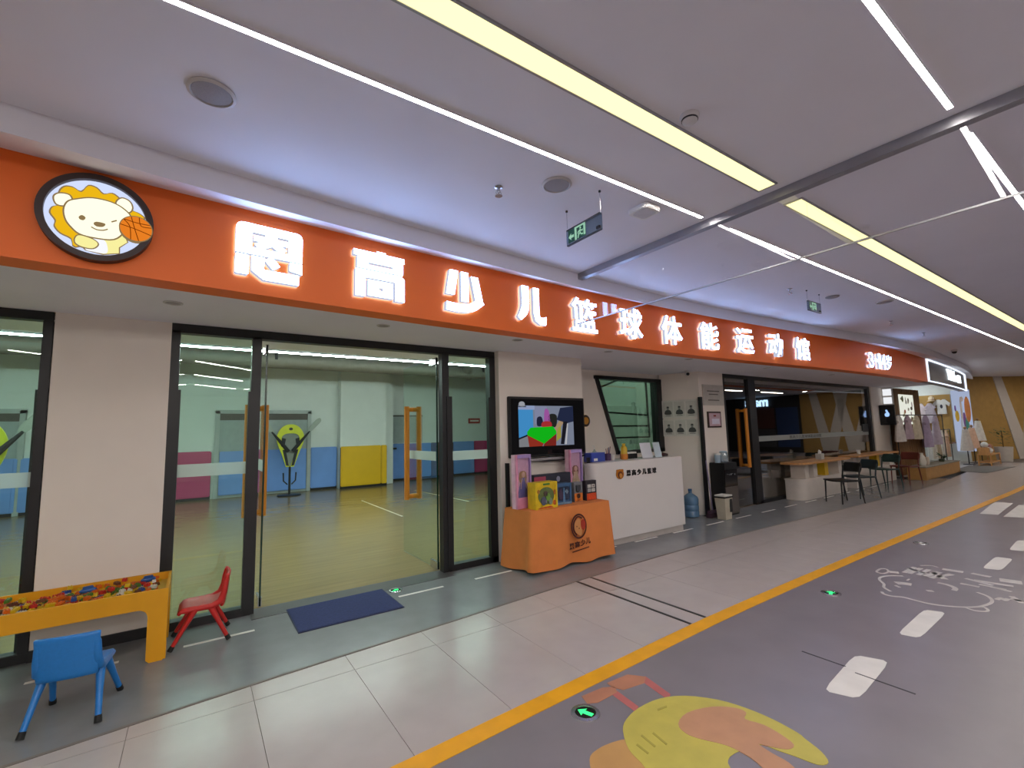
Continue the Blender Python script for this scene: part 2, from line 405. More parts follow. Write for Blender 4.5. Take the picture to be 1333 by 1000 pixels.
# boutique shell beyond the orange shop
M_bwall = mat('boutique wall', '#e6eae6', .7, var=.02)
wall('wall_boutique', 'bright white back wall of the clothes shop', (17.0, 24.5, 7.2, 7.35, 0, 3.3), m=M_bwall)
wall('wall_boutique_side', None, (24.5, 24.65, 4.75, 7.3, 0, 3.4), m=M_bwall)
struct(MB().box(17.2, 24.5, 4.5, 7.3, 3.3, 3.4).build('ceiling_boutique', M_ceil))
wall('wall_boutique_left', None, (17.06, 17.2, 4.98, 7.3, 0, 3.3), m=M_bwall)

# ------------------------------------------------------------------ glazing
def window_frame(root, x0, x1, z0, z1, y0, y1, t, mull=(), m=None):
    m = m or M_black
    MB().box(x0, x1, y0, y1, z1-t, z1).build('frame_rail', m, root, bevel=.004)
    MB().box(x0, x1, y0, y1, z0, z0+t).build('frame_rail', m, root, bevel=.004)
    for a, b in [(x0, x0+t), (x1-t, x1)] + list(mull):
        MB().box(a, b, y0, y1, z0+t, z1-t).build('frame_post', m, root, bevel=.004)
def pane(root, x0, x1, z0, z1, y, g, t=.01, name='pane'):
    return MB().box(x0, x1, y, y+t, z0, z1).build(name, g, root)
# side window, left of the facade wall
w1 = struct(thing('window_1', 'black framed side window left of the white wall', None, (-2.0, 4.95, 0)))
window_frame(w1, -3.1, -.945, 0, 2.61, 4.93, 5.03, .07)
MB().box(-1.04, -1.0, 4.99, 5.03, .06, 2.0).build('frame_post', M_black, w1)
pane(w1, -3.04, -1.01, .07, 2.54, 4.97, G_door)
pane(w1, -3.04, -1.02, 1.26, 1.37, 4.964, M_frost, .004, 'frosted_band')
# entrance
d1 = struct(thing('door_1', 'black framed glass entrance with two leaves standing open', None, (1.45, 4.95, 0)))
y0, y1 = 4.93, 5.03
MB().box(-.21, 3.13, y0, y1, 2.53, 2.61).build('frame_rail', M_black, d1)
for a, b in ((-.21, .42), (2.46, 3.13)): MB().box(a, b, y0, y1, 0, .07).build('frame_rail', M_black, d1)
for a, b in ((-.21, -.145), (.41, .49), (2.385, 2.475), (3.05, 3.13)): MB().box(a, b, y0, y1, .0, 2.55).build('frame_post', M_black, d1)
for a, b in ((-.165, -.125), (.39, .43), (2.44, 2.51), (3.02, 3.06)): MB().box(a, b, y0-.012, y0+.05, .05, 2.02).build('cover_strip', M_black, d1)
pane(d1, -.15, .42, .07, 2.54, 4.975, G_door); pane(d1, 2.47, 3.06, .07, 2.54, 4.975, G_door)
pane(d1, -.145, .40, 1.26, 1.37, 4.968, M_frost, .004, 'frosted_band'); pane(d1, 2.48, 3.05, 1.26, 1.37, 4.968, M_frost, .004, 'frosted_band')
def leaf(x, sgn):
    lf = MB().box(x-.006, x+.006, 5.06, 6.12, .02, 2.5).build('door_leaf', G_door, d1)
    MB().box(x-.008, x+.008, 5.05, 5.062, .02, 2.5).build('glass_edge', mat('dark glass edge', '#14342a', .2), lf)
    for s_ in (-1, 1):
        xx = x + s_*.085
        MB().tube([(xx, 5.8, .74), (xx, 5.8, 1.95)], .034, 10).build('handle', M_wood, lf, smooth=40)
    for zz in (.78, 1.91): MB().cyl((x-.085, 5.8, zz), (x+.085, 5.8, zz), .03, n=10).build('handle_mount', M_wood, lf, smooth=40)
    for za, zb in ((.015, .1), (2.42, 2.505)): MB().box(x-.015, x+.015, 5.05, 5.24, za, zb).build('patch_fitting', M_steel, lf, bevel=.003)
    fb = MB().box(x-.0085, x-.0065, 5.08, 5.98, 1.26, 1.37).build('frosted_band', M_frost, lf)
    if sgn > 0:
        pass
    return lf
leaf(.548, -1); leaf(2.375, 1)
# reception recess window, with a raked left post
wn = struct(thing('window_2', 'raked black framed window in the reception recess', None, (6.5, 5.7, 1.16)))
Q = [(5.66, 2.50), (7.40, 2.50), (7.40, 1.16), (6.12, 1.16)]
def bar_xz(root, a, b, w, y0, y1, m=M_black, name='bar'):
    MB().prism(ribbon([a, b], w), XZ(y0), 0, y1-y0).build(name, m, root)
bar_xz(wn, (5.64, 2.49), (7.42, 2.49), .06, 5.66, 5.82, name='frame_rail'); bar_xz(wn, (6.1, 1.17), (7.42, 1.17), .06, 5.66, 5.82, name='frame_rail')
bar_xz(wn, (5.68, 2.50), (6.14, 1.16), .06, 5.66, 5.82, name='frame_post'); bar_xz(wn, (7.34, 1.16), (7.34, 2.50), .14, 5.66, 5.82, name='frame_post')
MB().prism([(5.69, 2.48), (7.36, 2.48), (7.36, 1.18), (6.13, 1.18)], XZ(5.74), 0, .01).build('pane', G_rec, wn)
for a, b in (((5.78, 2.30), (6.3, 2.47)), ((5.9, 1.89), (7.1, 1.83)), ((5.98, 1.64), (7.1, 1.63)), ((6.05, 1.43), (7.12, 1.42)), ((7.09, 2.45), (7.12, 1.42))):
    bar_xz(wn, a, b, .028, 5.76, 5.785)
wt = MB(); put_text(wt, '恩高少儿篮球', 6.5, 7.05, 1.30, 1.38, XZ(5.733), 0, .002); wt.build('window_lettering', mat('grey film', '#4c5a52', .6), wn)
# cafe glazing
w3 = struct(thing('door_2', 'dark glazed shopfront with a wooden door handle', None, (12, 5.03, 0)))
y0, y1 = 5.01, 5.1
MB().box(8.40, 15.88, y0, y1, 2.54, 2.61).build('frame_rail', M_black, w3)
MB().box(9.5, 15.88, y0, y1, 0, .07).build('frame_rail', M_black, w3)
for a, b in ((8.40, 8.50), (9.36, 9.62), (15.72, 15.88)): MB().box(a, b, y0, y1, 0, 2.55).build('frame_post', M_black, w3)
pane(w3, 8.5, 9.37, .02, 2.54, 5.05, G_cafe, name='door_leaf')
pane(w3, 9.62, 15.73, .07, 2.54, 5.05, G_cafe)
pane(w3, 9.66, 15.6, 1.25, 1.36, 5.044, M_frost, .004, 'frosted_band')
for s_ in (-.075, .1):
    MB().tube([(9.12, 5.05+s_, .76), (9.12, 5.05+s_, 1.93)], .034, 10).build('handle', M_wood, w3, smooth=40)
for zz in (.80, 1.89): MB().cyl((9.12, 4.97, zz), (9.12, 5.15, zz), .026, n=10).build('handle_mount', M_wood, w3, smooth=40)
bt = MB(); put_text(bt, '恩高少儿篮球体能运动馆', 11.0, 12.6, 1.27, 1.345, XZ(5.04), 0, .002); bt.build('band_lettering', mat('dark film', '#3a3836', .6), w3)
MB().box(15.2, 15.6, 5.035, 5.043, 1.33, 1.55).build('notice', mat('dark notice', '#2a2c31', .5), w3)
struct(MB().box(4.5, 7.7, 5.02, 5.72, -.14, 0).build('floor_recess', M_strip))

# ================================================================== LIGHTS AND SIGNS
E_thin = emit('warm white line light', (1.0, .93, .87), L_THIN)
E_panel = emit('yellow diffuser panel', (1.0, .90, .42), L_PANEL)
E_letter = emit('cool white sign letter', (.34, .54, 1.0), L_LETTER)
def line_light(x0, x1, y, w, e, label, cat='light', thick=False):
    t = thing('linear_light', label, cat, ((x0+x1)/2, y, Z_CEIL), group=None)
    z = Z_CEIL
    MB().box(x0, x1, y-w/2, y+w/2, z-.006, z-.001).build('diffuser', e, t)
    f = MB()
    e_ = .012 if thick else .006
    f.box(x0-e_, x1+e_, y-w/2-e_, y-w/2, z-.010, z); f.box(x0-e_, x1+e_, y+w/2, y+w/2+e_, z-.010, z)
    f.box(x0-e_, x0, y-w/2, y+w/2, z-.010, z); f.box(x1, x1+e_, y-w/2, y+w/2, z-.010, z)
    f.build('frame', M_alu if thick else M_ceil, t)
line_light(-7.5, 3.36, 2.07, .028, E_thin, 'thin white line light over the walkway, before the glass screen')
line_light(-7.5, 3.34, 1.535, .115, E_panel, 'broad yellow light panel in the ceiling, before the glass screen', thick=True)
line_light(-7.5, 3.36, .555, .028, E_thin, 'thin white line light over the lane, before the glass screen')
line_light(3.76, 24.0, 2.07, .028, E_thin, 'thin white line light over the walkway, beyond the glass screen')
line_light(3.74, 24.0, 1.535, .115, E_panel, 'broad yellow light panel in the ceiling, beyond the glass screen', thick=True)
line_light(3.76, 24.0, .555, .028, E_thin, 'thin white line light over the lane, beyond the glass screen')
zz_pts = [(-3.0, -2.0), (-1.6, -3.0), (-.2, -2.1), (1.2, -3.2), (2.8, -2.2), (4.4, -3.4), (6.0, -2.4)]
for row in range(3):
    for a, b in zip(zz_pts[:-1], zz_pts[1:]):
        oy = -row*2.6
        d = .12
        tag(MB().prism(ribbon([(a[0]+d, a[1]+oy), (b[0]-d, b[1]+oy)], .04), XY(Z_CEIL-.008), 0, .007).build('zigzag_light', emit('zigzag', (1, .95, .88), L_HALL)),
            'short slanted line light of the zigzag rows across the hall', 'light', 'zigzag ceiling lights across the hall')

for x, y in ((25.6, 2.6), (24.6, .6), (26.2, .9), (26.3, -1.0), (24.8, -2.0), (22.5, -1.5)):  # unseen lamps added to brighten the tan end wall
    t = thing('added_fill_spot', 'added unseen fill spotlight in the ceiling before the tan end wall', 'light', (x, y, Z_CEIL), group='added fill spotlights before the tan end wall')
    MB().lathe([(.13, 0), (.13, -.008), (.105, -.008), (.1, -.002)], n=24).build('ring', M_alu, t, world=False); MB().lathe([(.102, -.001), (.1, -.004), (.001, -.004)], n=24).build('lens', emit('fill spot lens', (1, .93, .84), 130.0), t, world=False)
# --- sign lettering on the curved fascia
def fasc(xc):
    """frame on the fascia: u along the wall from xc, v = height, w = out towards the corridor"""
    s_ = (Yf(xc+.2) - Yf(xc-.2))/.4; l = math.hypot(1, s_); tx, ty = 1/l, s_/l
    return lambda u, v, w: (xc + tx*u + ty*w, Yf(xc) + ty*u - tx*w, v)
E_side = emit('letter side return', (.75, .8, 1.0), .7)
sign = thing('illuminated_sign_lettering', 'row of glowing white Chinese characters on the orange fascia', 'sign', (4.5, 3.84, 2.7))
STROKES = {
 '恩': [('P', rrect(0, .23, .47, 1, .1)), ('P', [(.1, 1), (.9, 1), (.9, .845), (.1, .845)]), ('P', rrect(.78, 1, .47, 1, .1)), ('P', [(0, .43), (1, .43), (1, .56), (0, .56)]),
       ('P', [(.25, .69), (.76, .69), (.76, .79), (.25, .79)]), ('P', [(.42, .83), (.6, .83), (.6, .66), (.42, .66)]), ('R', [(.5, .7), (.3, .575)], .13), ('R', [(.52, .72), (.71, .57)], .12),
       ('P', rrect(0, .19, .04, .40, .03)), ('R', [(.32, .40), (.32, .16), (.42, .08), (.95, .08)], .19), ('R', [(.47, .40), (.6, .24)], .14), ('P', [(.8, .40), (1, .40), (1, .2), (.8, .24)])],
 '高': [('P', [(-.04, .86), (1, .86), (1, .98), (-.04, .98)]), ('P', [(.42, .96), (.6, .96), (.6, 1.02), (.42, 1.02)]), ('P', [(.03, .60), (.97, .60), (.97, .69), (.03, .69)]), ('P', [(.03, .745), (.97, .745), (.97, .84), (.03, .84)]),
       ('P', [(.03, .62), (.25, .62), (.25, .82), (.03, .82)]), ('P', [(.75, .62), (.97, .62), (.97, .82), (.75, .82)]),
       ('P', [(0, 0), (.19, 0), (.19, .57), (0, .57)]), ('P', [(.1, .41), (.9, .41), (.94, .57), (.1, .57)]), ('P', [(.8, 0), (1, 0), (1, .5), (.93, .57), (.8, .57)]),
       ('P', [(.24, .03), (.46, .03), (.46, .37), (.24, .37)]), ('P', [(.54, .03), (.75, .03), (.75, .37), (.54, .37)]), ('P', [(.3, .23), (.7, .23), (.7, .37), (.3, .37)]), ('P', [(.3, .03), (.7, .03), (.7, .16), (.3, .16)])],
 '少': [('P', [(.10, 1), (.32, 1), (.22, .40), (0, .40)]), ('P', [(.40, .27), (.60, .27), (.60, 1), (.40, 1)]), ('P', [(.67, .93), (.87, .93), (1.0, .36), (.80, .30)]),
       ('R', smooth_pts([(.0, .11), (.4, .10), (.7, .16), (.98, .36)], 4), .2)],
 '儿': [('R', smooth_pts([(.27, 1), (.27, .5), (.22, .3), (.06, .10)], 4), [.24]*9 + [.22, .18, .16, .14]), ('R', [(.66, 1), (.66, .3), (.7, .15), (.8, .10), (.99, .10)], .2), ('P', [(.86, .02), (1.0, .02), (1.02, .24), (.9, .2)])],
}
def letter(ch, x0, x1, z0, z1, off=.014, parent=sign):
    fn0 = fasc((x0+x1)/2); hw = (x1-x0)/2; mb = MB()
    if ch in STROKES:
        for k, st in enumerate(STROKES[ch]):
            poly = st[1] if st[0] == 'P' else ribbon(st[1], st[2])
            mb.prism([((u-.5)*2*hw, z0 + v*(z1-z0)) for u, v in poly], fn0, .012, .056 + .0007*k)
    else:
        put_text(mb, ch, -hw, hw, z0, z1, fn0, .012, .056, off)
    o = mb.build('letter', E_letter, parent); o.data.materials.append(E_side)
    c0 = Vector(fn0(0, 0, 1)) - Vector(fn0(0, 0, 0))
    for p in o.data.polygons: p.material_index = 0 if abs(p.normal.dot(c0)) > .7 else 1
    return o
for ch, x0, x1 in [('恩', .17, .60), ('高', 1.0, 1.42), ('少', 1.83, 2.23), ('儿', 2.66, 3.04), ('篮', 3.43, 3.84), ('球', 4.24, 4.66), ('体', 5.05, 5.48), ('能', 5.9, 6.33), ('运', 6.77, 7.22), ('动', 7.64, 8.06), ('馆', 8.46, 8.90)]:
    letter(ch, x0, x1, 2.70, 3.09)
age = thing('illuminated_age_sign', 'small glowing age range numerals at the end of the orange fascia', 'sign', (11.9, 3.53, 2.7))
for ch, x0, x1, za, zb in [('3', 11.25, 11.47, 2.70, 3.02), ('-', 11.53, 11.66, 2.84, 2.90), ('1', 11.72, 11.84, 2.70, 3.02), ('4', 11.87, 12.1, 2.70, 3.02), ('岁', 12.14, 12.46, 2.70, 3.02)]:
    letter(ch, x0, x1, za, zb, .0, age)

# --- round lion emblem on the fascia
CX, CZ, RR = -.535, 2.905, .262
emb = thing('round_lion_emblem', 'round backlit lion emblem with a basketball on the orange fascia', 'sign', (CX, Yf(CX), CZ-RR))
efn = fasc(CX)
E_face = emit('lion face', (1.0, .97, .74), 1.15); E_mane = emit('lion mane', (1.0, .56, .01), .85); E_disc = emit('emblem disc', (.66, .74, 1.0), 1.0)
E_line = emit('emblem line', (.33, .22, .10), .8); E_ball = emit('emblem ball', (.95, .25, .02), .85); E_body = emit('lion body', (.95, .88, .35), 1.0); E_belly = emit('lion belly', (.95, .96, 1.0), 1.0)
M_ring = mat('dark brown ring', '#33201f', .45)
def epx(cx, cy):         # crop pixel of the emblem -> (u, z) on the fascia
    p = at_y(40 + cx*.135, 220 + cy*.135, Yf(CX)); return (p[0]-CX, p[2])
def elayer(name, pts, e, lv, line=.0, closed=True, pix=True):
    poly = [epx(*p) for p in pts] if pix else pts
    if line:
        c = (sum(p[0] for p in poly)/len(poly), sum(p[1] for p in poly)/len(poly))
        big = [(p[0] + (p[0]-c[0])/max(1e-6, math.hypot(p[0]-c[0], p[1]-c[1]))*line, p[1] + (p[1]-c[1])/max(1e-6, math.hypot(p[0]-c[0], p[1]-c[1]))*line) for p in poly]
        MB().prism(big, efn, .02, .0302 + lv*.0016).build(name + '_outline', E_line, emb)
    return MB().prism(poly, efn, .02, .031 + lv*.0016).build(name, e, emb)
def estroke(name, pts, w, e, lv, pix=True):
    poly = [epx(*p) for p in pts] if pix else pts
    return MB().prism(ribbon(smooth_pts(poly, 4), w), efn, .02, .031 + lv*.0016).build(name, e, emb)
ring = MB(); nn = 64
vs = []
for i in range(nn):
    a = 2*PI*i/nn
    for r, w in ((RR, 0), (RR, .06), (RR-.034, .06), (RR-.034, 0)): vs.append(efn(r*math.cos(a), CZ + r*math.sin(a), w))
ring.add(vs, [(i*4+k, i*4+(k+1) % 4, ((i+1) % nn)*4+(k+1) % 4, ((i+1) % nn)*4+k) for i in range(nn) for k in range(4)]).build('ring', M_ring, emb, smooth=40)
elayer('disc', ell(0, CZ, RR-.03, n=48), E_disc, 0, pix=False)
mane = smooth_pts([(440, 770), (400, 690), (300, 640), (245, 575), (255, 520), (205, 450), (230, 395), (300, 370), (290, 260), (340, 205), (420, 210), (495, 250), (560, 190), (640, 210), (700, 265), (780, 255), (850, 300), (950, 400), (1040, 440), (1085, 500), (900, 600), (700, 690)], 3, True)
elayer('mane', mane, E_mane, 1, .008)
elayer('ear', smooth_pts([(240, 300), (290, 270), (380, 285), (400, 350), (330, 380), (260, 365)], 4, True), E_face, 2, .008)
elayer('ear', smooth_pts([(830, 340), (880, 300), (950, 330), (975, 390), (940, 430), (850, 400)], 4, True), E_face, 2, .008)
elayer('body', [(440, 700), (560, 690), (900, 650), (930, 720), (850, 770), (850, 825), (700, 835), (540, 800)], E_body, 2.4, .006)
elayer('belly', smooth_pts([(560, 700), (700, 700), (740, 760), (730, 830), (600, 815), (530, 790)], 4, True), E_belly, 3)
elayer('face', smooth_pts([(335, 420), (370, 350), (450, 325), (600, 310), (780, 345), (900, 410), (960, 490), (900, 610), (800, 690), (620, 680), (480, 645), (400, 580), (350, 510)], 4, True), E_face, 4, .008)
elayer('paw', smooth_pts([(440, 690), (480, 665), (600, 700), (650, 745), (600, 785), (500, 770), (440, 735)], 4, True), E_body, 5, .006)
elayer('eye', ell(0, 0, 1) and smooth_pts([(470, 490), (500, 472), (535, 495), (515, 520), (480, 512)], 4, True), E_line, 5.5)
elayer('nose', smooth_pts([(610, 550), (640, 532), (720, 550), (700, 578), (640, 576)], 4, True), E_line, 5.5)
estroke('mouth', [(588, 582), (640, 607), (700, 612), (745, 600)], .006, E_line, 5.5)
estroke('eye', [(780, 530), (830, 515)], .007, E_line, 5.5)
bc = epx(1015, 605); br = .076
elayer('basketball', ell(bc[0], bc[1], br, n=32), E_ball, 22, .005, pix=False)
E_seam = emit('ball seam', (.25, .04, .0), .6)
for pts in ([(-1, .15), (0, -.05), (1, -.35)], [(-.35, .93), (-.1, 0), (.2, -.97)], [(-.8, .6), (-.4, .1), (-.3, -.95)], [(.15, .98), (.3, .3), (.95, .3)], [(-.75, .62), (0, .5), (.85, .5)]):
    estroke('seam', [(bc[0]+u*br, bc[1]+v*br) for u, v in pts], .004, E_seam, 23, pix=False)

# --- hanging glass smoke screen
RX0, RX1 = (3.44, 3.70), (3.62, -6.0)
def rx(y): return RX0[0] + (RX1[0]-RX0[0])*(RX0[1]-y)/(RX0[1]-RX1[1])
scr = thing('glass_smoke_screen', 'clear hanging glass smoke screen under an aluminium ceiling rail', 'glass screen', (3.5, 1.5, 2.75))
def slab(ya, yb, dx, z0, z1):
    return MB().add([(rx(ya)-dx, ya, z0), (rx(ya)+dx, ya, z0), (rx(yb)+dx, yb, z0), (rx(yb)-dx, yb, z0), (rx(ya)-dx, ya, z1), (rx(ya)+dx, ya, z1), (rx(yb)+dx, yb, z1), (rx(yb)-dx, yb, z1)],
                    [(0,3,2,1),(4,5,6,7),(0,1,5,4),(1,2,6,5),(2,3,7,6),(3,0,4,7)])
slab(3.62, -6, .032, 3.235, 3.30).build('rail', mat('satin aluminium rail', '#9b9aa0', .4, .6), scr)
for ya, yb in ((3.70, 2.55), (2.546, 1.35), (1.346, .1), (.096, -1.2), (-1.204, -2.6)):
    slab(ya, yb, .004, 2.755, 3.24).build('pane', G_clear, scr)
slab(3.70, -2.6, .006, 2.745, 2.757).build('edge_strip', M_alu, scr)

# --- ceiling fittings
def disc_thing(name, label, cat, x, y, z, prof, m, parts=(), group=None):
    t = thing(name, label, cat, (x, y, z), group=group)
    MB().lathe(prof, (0, 0, 0), 28).build('body', m, t, world=False, smooth=35)
    for nm, pr_, m2 in parts: MB().lathe(pr_, (0, 0, 0), 24).build(nm, m2, t, world=False, smooth=35)
    return t
M_cw = mat('ceiling fitting white', '#c9c5c6', .5)
M_cg = mat('speaker grille', '#9a9698', .6, var=.15, scale=300)
def speaker(x, y, label):
    return disc_thing('ceiling_speaker', label, 'speaker', x, y, Z_CEIL, [(.105, 0), (.107, -.006), (.092, -.014), (.088, -.008), (.088, 0)], M_cw, [('grille', [(.089, -.002), (.086, -.009), (.04, -.012), (.001, -.013)], M_cg)])
speaker(0.0, 2.57, 'round white ceiling speaker above the walkway, ahead of the lion emblem'); speaker(2.02, 2.32, 'round white ceiling speaker beside the sprinkler head'); speaker(8.05, 2.25, 'large round ceiling speaker far beyond the glass screen')
def sprinkler(x, y, label):
    t = thing('sprinkler', label, 'sprinkler', (x, y, Z_CEIL-.07), group='ceiling sprinklers')
    MB().lathe([(.028, .07), (.03, .064), (.01, .06), (.01, .03), (.006, .02)]).build('stem', M_steel, t, world=False, smooth=30)
    MB().tube([(.012, 0, .04), (.022, 0, .022), (.004, 0, .004)], .0035, 6).build('arm', M_steel, t, world=False); MB().tube([(-.012, 0, .04), (-.022, 0, .022), (-.004, 0, .004)], .0035, 6).build('arm', M_steel, t, world=False)
    MB().lathe([(.001, .004), (.026, .003), (.026, 0), (.001, 0)]).build('deflector', M_steel, t, world=False)
sprinkler(1.69, 2.56, 'small steel sprinkler head by the round ceiling speaker')
for x, y in ((6.15, 2.66), (9.72, 2.66), (11.6, 2.69)): sprinkler(x, y, 'small steel sprinkler head beyond the glass screen')
disc_thing('smoke_detector', 'small white domed smoke detector beside the broad yellow light', 'smoke detector', 2.19, 1.38, Z_CEIL, [(.052, 0), (.052, -.012), (.045, -.022), (.042, -.024), (.04, -.036), (.028, -.044), (.001, -.046)], M_cw, [('vent_ring', [(.044, -.023), (.0445, -.030), (.040, -.031)], M_blackp)])
disc_thing('smoke_detector', 'small dark ceiling disc beyond the first exit sign', 'smoke detector', 7.06, 2.53, Z_CEIL, [(.08, 0), (.08, -.012), (.06, -.02), (.001, -.022)], M_cg)
t = thing('wireless_access_point', 'flat white square box on the ceiling by the thin light', 'device', (2.84, 2.23, Z_CEIL-.04))
MB().prism(rrect(-.095, .095, -.095, .095, .035), XY(0), 0, .04).build('body', M_plastic_w, t, world=False, smooth=40, bevel=.006)
MB().prism(rrect(-.07, .07, -.07, .07, .03), XY(0), -.003, .001).build('cover', M_cw, t, world=False)
t = thing('dome_camera', 'black dome camera on the ceiling near the clothes shop', 'camera', (15.2, 3.0, Z_CEIL-.1))
MB().lathe([(.06, .1), (.06, .06), (.05, .055)], n=20).build('base', M_cw, t, world=False, smooth=30); MB().lathe([(.05, .055), (.047, .03), (.03, .012), (.001, .006)], n=20).build('dome', M_blackp, t, world=False, smooth=40)

M_xgreen = mat('exit sign green', '#1c5a44', .4); E_xlit = emit('exit pictogram', (.55, 1.0, .72), .55)
def exit_sign(x, y, z, rz, label, hang, glow=True):
    t = thing('exit_sign', label, 'exit sign', (x, y, z), rz)     # local: faces -Y
    MB().box(-.185, .185, -.008, .008, 0, .125).build('plate', glass('acrylic', (.45, .55, .62), base=.12), t, world=False)
    MB().box(-.182, .182, -.009, .009, .118, .128).build('top_edge', mat('sign edge', '#3a3f4c', .4), t, world=False); MB().box(-.182, .182, -.009, .009, -.003, .004).build('bottom_edge', mat('sign edge', '#3a3f4c'), t, world=False)
    MB().box(-.16, .03, -.0115, -.009, .012, .112).build('panel', M_xgreen, t, world=False)
    p = MB().prism([(-.155, .055), (-.125, .082), (-.128, .065), (-.095, .065), (-.095, .045), (-.128, .045), (-.125, .028)], XZ(0), -.0135, -.0115); p.build('arrow', E_xlit, t, world=False)
    MB().box(-.085, -.065, -.0135, -.0115, .012, .112).build('door_symbol', E_xlit, t, world=False); MB().box(.012, .03, -.0135, -.0115, .022, .112).build('door_symbol', E_xlit, t, world=False); MB().box(-.085, .03, -.0135, -.0115, .1, .112).build('door_symbol', E_xlit, t, world=False)
    r = MB()
    r.prism(ell(-.022, .088, .008, n=10), XZ(0), -.0135, -.0115)
    for pts in ([(-.024, .076), (-.028, .05)], [(-.024, .074), (-.045, .064), (-.05, .05)], [(-.024, .072), (-.005, .062), (.004, .068)], [(-.028, .052), (-.045, .038), (-.05, .018)], [(-.028, .052), (-.012, .036), (.006, .034)]): r.prism(ribbon(pts, .009), XZ(0), -.0135, -.0115)
    r.build('running_figure', E_xlit, t, world=False)
    MB().box(.14, .172, -.0125, .009, .012, .032).build('battery_box', M_blackp, t, world=False)
    for sx in (-.18, .18):
        MB().cyl((sx, 0, .12), (sx, 0, hang-z), .0022, n=6).build('cable', M_steel, t, world=False)
        MB().cyl((sx, 0, hang-z-.012), (sx, 0, hang-z), .009, n=8).build('ceiling_anchor', M_blackp, t, world=False)
exit_sign(2.34, 2.40, 3.01, -PI/2, 'hanging acrylic exit sign with arrow and running figure, before the glass screen', Z_CEIL)
exit_sign(6.6, 2.58, 3.04, 0, 'hanging acrylic exit sign beyond the glass screen', Z_CEIL)

# --- soffit downlights and small cameras
for i, (x, y) in enumerate([(-.18, 4.2), (1.42, 4.18), (2.95, 4.15), (4.47, 4.22), (6.11, 4.14), (8.42, 4.14), (11.0, 4.1)]):
    disc_thing('downlight', 'unlit round downlight in the soffit under the orange fascia', 'light', x, y, Z_SOF, [(.062, 0), (.062, -.005), (.05, -.006), (.046, -.001)], M_cw, [('lens', [(.047, -.001), (.045, -.003), (.001, -.003)], M_cg)], group='downlights in the soffit')
def bullet_cam(x, y, z, label):
    t = thing('bullet_camera', label, 'camera', (x, y, z))
    MB().cyl((0, 0, 0), (0, 0, .04), .03, n=14).build('bracket', M_plastic_w, t, world=False); MB().cyl((-.06, -.07, -.03), (.05, .03, -.01), .03, n=14).build('body', M_plastic_w, t, world=False, smooth=40)
    MB().cyl((-.067, -.077, -.031), (-.06, -.07, -.03), .028, n=14).build('lens', M_blackp, t, world=False)
bullet_cam(4.66, 5.0, Z_SOF-.04, 'white bullet camera above the television wall corner'); bullet_cam(7.35, 5.05, Z_SOF-.04, 'white bullet camera above the photo boards')

# ================================================================== FLOOR MARKINGS
def paint(name, poly, m, lv=1, parent=None):
    return MB().prism(poly, XY(0), 0, .0012*lv).build(name, m, parent)
c8 = lambda pts: [(700 + .475*x, 620 + .475*y) for x, y in pts]
def round_quad(q, r=.25):
    out = []
    for i in range(4):
        p = q[i]; a = q[i-1]; b = q[(i+1) % 4]
        for t in (0, .5, 1):
            u = (1-t)
            pa = (p[0]+(a[0]-p[0])*r, p[1]+(a[1]-p[1])*r); pb = (p[0]+(b[0]-p[0])*r, p[1]+(b[1]-p[1])*r)
            out.append((u*u*pa[0]+2*u*t*p[0]+t*t*pb[0], u*u*pa[1]+2*u*t*p[1]+t*t*pb[1]))
    return out
for q in ([(782, 588), (868, 490), (965, 508), (882, 611), 'white rounded lane dash crossed by the dark floor joint'], [(986, 432), (1058, 366), (1120, 374), (1048, 444), 'white rounded lane dash between floor joint and bear drawing'], [(1218, 252), (1254, 221), (1303, 227), (1271, 258), 'white rounded lane dash just beyond the bear handwriting'], [(1291, 202), (1314, 176), (1356, 178), (1338, 206), 'last white rounded lane dash before the crosswalk bars']):
    o = paint('lane_dash', round_quad(fpoly(c8(q[:4])), .18), M_wpaint, 1)
    tag(o, q[4], 'floor marking', 'dashed centre line of the grey lane')
for q in ([(1211, 103), (1252, 71), (1303, 74), (1262, 106)], [(1276, 111), (1318, 79), (1372, 82), (1332, 114)]):
    tag(paint('crosswalk_bar', fpoly(c8(q)), M_wpaint, 1), 'broad cream crosswalk bar far down the grey lane', 'floor marking', 'crosswalk bars')
for k in range(-2, 18):
    if k in (1,): continue
    x = .86*k - .02
    tag(MB().box(x, x+.48, 4.505, 4.54, 0, .0015).build('walkway_dash', M_wpaint), 'thin white dash on the grey strip along the shopfront', 'floor marking', 'thin white dashes along the shopfront')
# faded yellow bird painted on the lane
d2 = lambda pts: fpoly([(700 + .3*x, 850 + .3*y) for x, y in pts])
bird = thing('painted_floor_bird', 'faded yellow bird with orange wing painted on the grey lane', 'floor marking', at_z(900, 950))
Py, Po, Pr, Pt = mat('yellow bird paint', '#bdb04c', .45, var=.08), mat('orange wing paint', '#bb8a66', .45, var=.08), mat('red leg paint', '#b3625d', .5, var=.08), mat('orange foot paint', '#b3785a', .5, var=.1)
paint('tail', d2(smooth_pts([(225, 465), (260, 420), (330, 388), (400, 380), (460, 450), (520, 560), (400, 640), (260, 560)], 4, True)), mat('orange tail paint', '#bd9053', .45), 1, bird)
paint('body', d2(smooth_pts([(370, 340), (385, 290), (440, 240), (530, 200), (640, 188), (780, 205), (900, 240), (1020, 290), (1130, 350), (1160, 375), (1230, 430), (1262, 478), (1215, 487), (1120, 452), (1040, 425), (960, 400), (850, 440), (825, 480), (850, 540), (760, 640), (560, 600), (450, 480), (395, 420)], 3, True)), Py, 2, bird)
